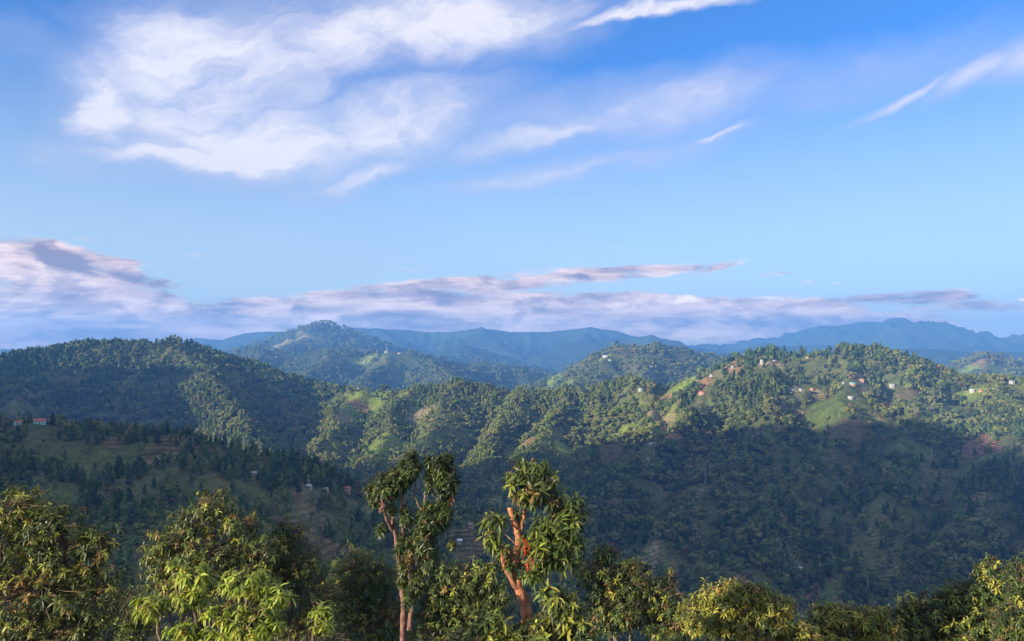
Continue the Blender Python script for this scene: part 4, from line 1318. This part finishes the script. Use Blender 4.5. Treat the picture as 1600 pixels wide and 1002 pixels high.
def fore_tree(name, label, depth, blobs, nwh, L, W, pal, wts, seed, stems=None, n_leaf=(7, 11), spread=(-35, 45), droop=.3, young=None, young_f=0.0,
              bark=None, parts=300, updir=.7, group=None, inner=.45, base_px=None, cat='tree', base_r=.13):
    r = np.random.default_rng(seed)
    bark = bark or M_BARK
    bl = []
    for b in blobs:
        dz = b[4] if len(b) > 4 else 0.0
        c = P(b[0], b[1], depth + dz)
        k = (depth + dz) / FP
        bl.append((c, b[2] * k, b[3] * k, (b[2] * .8 + b[3] * .5) * k * .8))
    cx = np.mean([b[0][0] for b in bl])
    if base_px is None:
        bx_, by_ = cx, depth + .6
    else:
        q = P(base_px, 900, depth)
        bx_, by_ = q[0], q[1]
    bz = float(zat(np.array(bx_), np.array(by_))[0])
    root = link(name, None, loc=(bx_, by_, bz))
    tag(root, label, cat, group)
    base = np.array([bx_, by_, bz - .15])
    off = -np.array([bx_, by_, bz])
    low = min(b[0][2] - b[2] for b in bl)
    fork = base + np.array([(cx - bx_) * .6, 0, max(.5, (low - bz) * .75)])
    if stems is None:
        tb = MB()
        tb.tube(curve([base + off, (base + fork) / 2 + off + r.normal(size=3) * .12, fork + off], 5), np.linspace(base_r, base_r * .7, 11), 9)
        link('trunk', tb.build('trunk', [bark], True), root)
        for i, (c, a, b_, d_) in enumerate(bl):
            mb = MB()
            mid = (fork * .45 + c * .55) + np.array([(c[0] - fork[0]) * .15, 0, -.15])
            cv = curve([fork + off, mid + off, c + off], 5, .015, seed + i)
            mb.tube(cv, np.linspace(base_r * .5, .022, len(cv)), 7)
            link('branch', mb.build('branch', [bark], True), root)
    else:
        for i, (spts, r0, r1, bm, nm) in enumerate(stems):
            w = [P(q[0], q[1], depth + (q[2] if len(q) > 2 else 0)) for q in spts]
            if i == 0:
                w = [np.array([w[0][0] + (bx_ - w[0][0]), by_, bz - .2])] + w
            cv = curve([q + off for q in w], 6, .006, seed + i)
            mb = MB()
            rr = np.linspace(r0, r1, len(cv)) * (1 + .10 * np.sin(np.arange(len(cv)) * 1.7 + i))
            mb.tube(cv, rr, 10)
            link(nm, mb.build(nm, [bm], True), root)
    vol = np.array([a * b_ for _, a, b_, _ in bl])
    ci = r.choice(len(bl), nwh, p=vol / vol.sum())
    d = unit(r.normal(size=(nwh, 3)))
    rad = r.uniform(inner, 1.0, nwh) ** .7 * r.uniform(.85, 1.12, nwh)
    C0 = np.array([b[0] for b in bl])[ci]
    RA = np.array([(b[1], b[3], b[2]) for b in bl])[ci]
    cen = C0 + d * RA * rad[:, None]
    axis = unit(d * RA / RA.mean(1)[:, None] + np.array([0, 0, updir]))
    data = whorls(r, cen, axis, L, W, n_leaf, spread, droop, pal, wts, young, young_f)
    tw = MB()
    for q in range(nwh):
        if rad[q] > .5:
            a = C0[q] + (cen[q] - C0[q]) * .25 + r.normal(size=3) * .03
            m = (a + cen[q]) / 2 + r.normal(size=3) * .05 - np.array([0, 0, .04])
            tw.tube(np.array([a, m, cen[q]]) + off, [.011, .008, .004], 4, cap=False)
    link('twigs', tw.build('twigs', [M_TWIG]), root, kind='stuff')
    o = data[0]
    n = len(o)
    rest = np.ones(n, bool)
    if parts:
        # nearest to the viewer and longest first
        score = np.hypot(o[:, 0], o[:, 1]) - data[3] * 2
        sel = np.argsort(score)[:parts]
        rest[sel] = False
        leaf_objects(root, data, sel, [M_LEAF])
    mb = MB()
    mb.leaves(o[rest] + off, data[1][rest], data[2][rest], data[3][rest], data[4][rest], data[5][rest], droop)
    link('crown', mb.build('crown', [M_LEAF]), root, kind='stuff')
    return root, off


DK = [(0.042, 0.068, 0.024), (0.062, 0.098, 0.030), (0.105, 0.145, 0.036), (0.16, 0.095, 0.04), (0.032, 0.048, 0.022)]
MIDP = [(0.070, 0.105, 0.032), (0.12, 0.165, 0.038), (0.048, 0.068, 0.028), (0.19, 0.13, 0.045), (0.17, 0.22, 0.04)]
YEL = [(0.11, 0.14, 0.035), (0.20, 0.22, 0.04), (0.27, 0.21, 0.045), (0.06, 0.085, 0.028), (0.36, 0.21, 0.06)]
LIMEP = [(0.22, 0.28, 0.035), (0.30, 0.36, 0.05), (0.12, 0.17, 0.03), (0.36, 0.32, 0.05)]
YNG = (0.34, 0.34, 0.06)

# tall tree of several thin stems, left of centre
t1, off1 = fore_tree('twin_crowned_tree', 'dark green tree with two bushy crowns on several leaf clad pinkish stems', 19.0,
    [(606, 758, 30, 24), (590, 778, 16, 16), (640, 728, 20, 22), (646, 708, 8, 7), (625, 748, 20, 20), (686, 728, 20, 18), (696, 716, 14, 10), (698, 752, 20, 30), (672, 750, 9, 20), (676, 806, 30, 26), (662, 842, 22, 32), (694, 788, 12, 20),
     (612, 797, 10, 10), (640, 858, 10, 28), (672, 872, 16, 22), (598, 826, 9, 8), (634, 806, 9, 18), (705, 848, 9, 7), (630, 890, 9, 30), (652, 905, 12, 22), (668, 716, 6, 6), (575, 765, 7, 6), (626, 850, 8, 22), (640, 930, 8, 26)],
    2300, .135, .040, DK, [.38, .26, .07, .04, .25], 101,
    stems=[([(630, 1010), (631, 960), (628, 910), (622, 865), (616, 825), (610, 795), (608, 770)], .085, .03, M_BARKPINK, 'trunk'),
           ([(640, 985, -.1), (643, 930, -.1), (638, 885, -.1), (632, 845), (628, 805), (630, 770), (640, 735)], .065, .02, M_BARKPINK, 'stem'),
           ([(640, 930), (650, 885), (657, 845), (662, 810), (664, 780), (668, 750), (680, 735)], .06, .02, M_BARK, 'stem'),
           ([(662, 815), (680, 795), (690, 770), (692, 740)], .035, .014, M_BARK, 'branch'),
           ([(613, 830), (605, 812, -.2), (600, 795, -.3), (596, 778, -.3)], .045, .02, M_BARKPINK, 'branch'),
           ([(665, 805), (650, 780), (650, 745), (653, 722)], .03, .012, M_BARK, 'branch')],
    n_leaf=(6, 10), spread=(-30, 60), droop=.38, young=(0.15, 0.17, 0.04), young_f=.10, parts=300, base_px=632, updir=.45)
# tree with the orange trunk
t2, off2 = fore_tree('orange_trunk_tree', 'long leaved tree with a thick lopped orange brown trunk right of centre', 13.0,
    [(830, 728, 30, 22), (812, 745, 24, 20), (850, 745, 26, 22), (835, 772, 34, 18), (870, 775, 22, 14), (868, 825, 40, 34), (890, 808, 26, 28), (850, 862, 44, 28), (885, 860, 32, 28), (898, 783, 18, 10),
     (778, 812, 20, 12), (768, 836, 16, 12), (782, 855, 20, 16), (800, 880, 20, 12), (835, 840, 20, 26), (765, 808, 12, 8), (830, 895, 20, 14), (775, 885, 16, 12), (812, 800, 12, 10), (905, 835, 12, 14), (752, 815, 8, 6)],
    420, .175, .046, MIDP, [.34, .30, .22, .05, .09], 202,
    stems=[([(826, 1030), (824, 975), (820, 945), (812, 920), (806, 903)], .11, .08, M_BARKRED, 'trunk'),
           ([(806, 912), (803, 885), (809, 858), (810, 835), (803, 815), (798, 794)], .07, .05, M_BARKRED, 'stem'),
           ([(812, 925), (796, 900, -.1), (787, 880, -.1), (784, 858, -.1)], .05, .025, M_BARKRED, 'stem'),
           ([(808, 850), (818, 810), (822, 770), (828, 735), (832, 716)], .032, .010, M_BARKRED, 'branch'),
           ([(806, 870), (835, 845), (865, 815), (885, 792), (898, 780)], .03, .010, M_BARK, 'branch'),
           ([(806, 880), (840, 870), (875, 860)], .028, .010, M_BARK, 'branch'),
           ([(805, 850), (785, 830), (770, 812)], .02, .008, M_BARK, 'branch'),
           ([(820, 800), (845, 775), (862, 760)], .016, .007, M_BARK, 'branch'),
           ([(803, 885), (782, 862), (770, 842)], .02, .008, M_BARK, 'branch')],
    n_leaf=(8, 13), spread=(-45, 55), droop=.42, young=(0.20, 0.22, 0.04), young_f=.25, parts=300, base_px=818, updir=.8)


def red_tuft(parent, off, px, py, depth, n, L, seed, colr=(0.50, 0.045, 0.03)):
    r = np.random.default_rng(seed)
    p = P(px, py, depth)
    mb = MB()
    d = unit(r.normal(size=(n, 3)) * np.array([.5, .5, .6]) + np.array([0, -.2, -.9]))
    mb.leaves(np.repeat((p + off)[None], n, 0) + r.normal(size=(n, 3)) * np.array([.035, .035, .075]), d, unit(r.normal(size=(n, 3))), np.full(n, L) * r.uniform(.6, 1.1, n), np.full(n, L * .28), np.array([colr]) * r.uniform(.6, 1.3, (n, 1)), .2)
    o = link('red_leaves', mb.build('red_leaves', [M_LEAF]), parent, kind='stuff')
    o['label'] = 'tuft of bright red young leaves'


red_tuft(t2, off2, 822, 850, 12.75, 30, .075, 1)
red_tuft(t2, off2, 827, 880, 12.75, 24, .07, 2)
red_tuft(t2, off2, 791, 868, 12.8, 16, .08, 3, (0.32, 0.12, 0.07))
red_tuft(t1, off1, 705, 778, 18.8, 14, .09, 4, (0.34, 0.09, 0.06))
red_tuft(t1, off1, 597, 790, 18.6, 16, .10, 5, (0.30, 0.13, 0.11))
red_tuft(t1, off1, 640, 870, 18.7, 26, .11, 6, (0.22, 0.11, 0.05))

G_ = 'leafy trees crowding the slope below the viewpoint'
specs = [
    ('large dark tree with yellowing tips filling the lower left corner', 17.0, [(20, 790, 70, 34), (75, 815, 60, 36), (0, 850, 80, 50), (100, 860, 60, 50), (150, 850, 34, 36), (60, 920, 110, 60), (150, 930, 60, 60), (60, 990, 120, 40)], 900, .21, .06, YEL, [.34, .08, .05, .50, .04], .16),
    ('rounded tree with drooping olive leaves behind the lime green sapling', 24.0, [(335, 785, 38, 28), (300, 812, 40, 26), (265, 850, 46, 34), (375, 815, 40, 30), (330, 860, 70, 40), (410, 855, 40, 36), (285, 910, 70, 50), (380, 920, 80, 60), (250, 880, 34, 30), (200, 960, 60, 50)], 1150, .23, .065, MIDP, [.36, .16, .28, .10, .05], .20),
    ('bushy tree with a pointed yellow tip left of the twin crowned tree', 25.0, [(452, 835, 34, 30), (440, 812, 16, 10), (470, 880, 46, 44), (430, 900, 40, 50), (500, 930, 40, 50), (480, 980, 80, 40)], 620, .22, .06, MIDP, [.34, .18, .30, .08, .06], .16),
    ('low spreading bush directly left of the pinkish stems', 28.0, [(560, 885, 46, 34), (600, 900, 34, 30), (540, 930, 50, 40), (590, 965, 70, 50)], 640, .24, .065, MIDP, [.40, .22, .26, .06, .06], .12),
    ('dark leafy bush between the two tall foreground trees', 27.0, [(705, 905, 44, 36), (745, 900, 34, 30), (720, 950, 60, 40), (770, 930, 36, 40), (690, 985, 70, 36), (670, 930, 30, 40)], 720, .24, .065, MIDP, [.42, .20, .30, .06, .04], .10),
    ('leafy bush around the foot of the orange trunk', 12.0, [(765, 975, 34, 26), (790, 1000, 50, 24), (850, 985, 40, 26), (880, 950, 32, 28), (865, 925, 24, 16), (740, 1000, 30, 22), (905, 990, 36, 28)], 260, .23, .065, MIDP, [.36, .26, .22, .06, .08], .30),
    ('broad dark tree with a stepped outline right of the orange trunk', 22.0, [(945, 862, 26, 12), (935, 895, 44, 30), (985, 905, 44, 34), (1030, 925, 36, 30), (960, 950, 60, 40), (1040, 970, 50, 40), (985, 880, 20, 12), (1046, 900, 8, 14)], 780, .22, .06, DK, [.30, .28, .18, .10, .14], .18),
    ('dense golden leaved tree low in the right half', 16.5, [(1130, 930, 44, 22), (1165, 925, 36, 20), (1200, 945, 40, 28), (1100, 960, 44, 34), (1160, 970, 70, 36), (1220, 965, 28, 22), (1240, 990, 40, 24)], 700, .20, .055, YEL, [.30, .26, .16, .16, .08], .5),
    ('small golden leaved tree next to the dark trees at the right', 18.5, [(1300, 960, 40, 18), (1340, 965, 40, 20), (1290, 990, 50, 26), (1370, 985, 40, 24), (1375, 955, 18, 10)], 420, .20, .055, YEL, [.32, .26, .12, .22, .08], .4),
    ('dense dark green tree with one tall rounded top at the right', 20.0, [(1548, 888, 26, 22), (1545, 915, 36, 30), (1500, 930, 40, 26), (1450, 950, 50, 28), (1420, 965, 40, 30), (1530, 965, 80, 44), (1460, 990, 80, 30)], 1100, .15, .048, DK, [.28, .34, .28, .02, .08], .30),
    ('darkest tree cut off by the right picture edge', 18.0, [(1600, 900, 32, 30), (1615, 940, 40, 50), (1590, 985, 50, 40), (1625, 870, 24, 20)], 520, .15, .048, DK, [.34, .26, .12, .08, .2], .10),
]
for q, (label, dep, bl, nw_, L, W, pal, wts, yf) in enumerate(specs):
    kf = (.74, .80, .62, .70, .84, .74, .66, .62, .74, .9, .9)[q]
    nw_, L, W = int(nw_ * 1.7 * (.74 / kf) ** 1.3), L * kf, W * kf * .92
    sp_ = ((-35, 45), (-50, 40), (-30, 60), (-20, 60), (-45, 45))[q % 5]
    fore_tree('leafy_tree', label, dep, bl, nw_, L, W, pal, wts, 300 + q, young=YNG, young_f=yf, group=G_, parts=0, inner=.35, spread=sp_)
fore_tree('lime_sapling', 'bright lime green sapling with large drooping leaf whorls at the lower left', 10.5,
          [(305, 900, 34, 18), (268, 880, 8, 8), (235, 945, 30, 18), (300, 930, 30, 14), (385, 905, 40, 20), (430, 925, 28, 20), (345, 955, 26, 16), (400, 970, 50, 26), (290, 985, 30, 20), (500, 965, 22, 24), (350, 995, 40, 18)],
          480, .115, .034, LIMEP, [.36, .36, .14, .08], 401, n_leaf=(7, 11), spread=(-30, 45), droop=.5, parts=300, updir=1.2, base_r=.05)
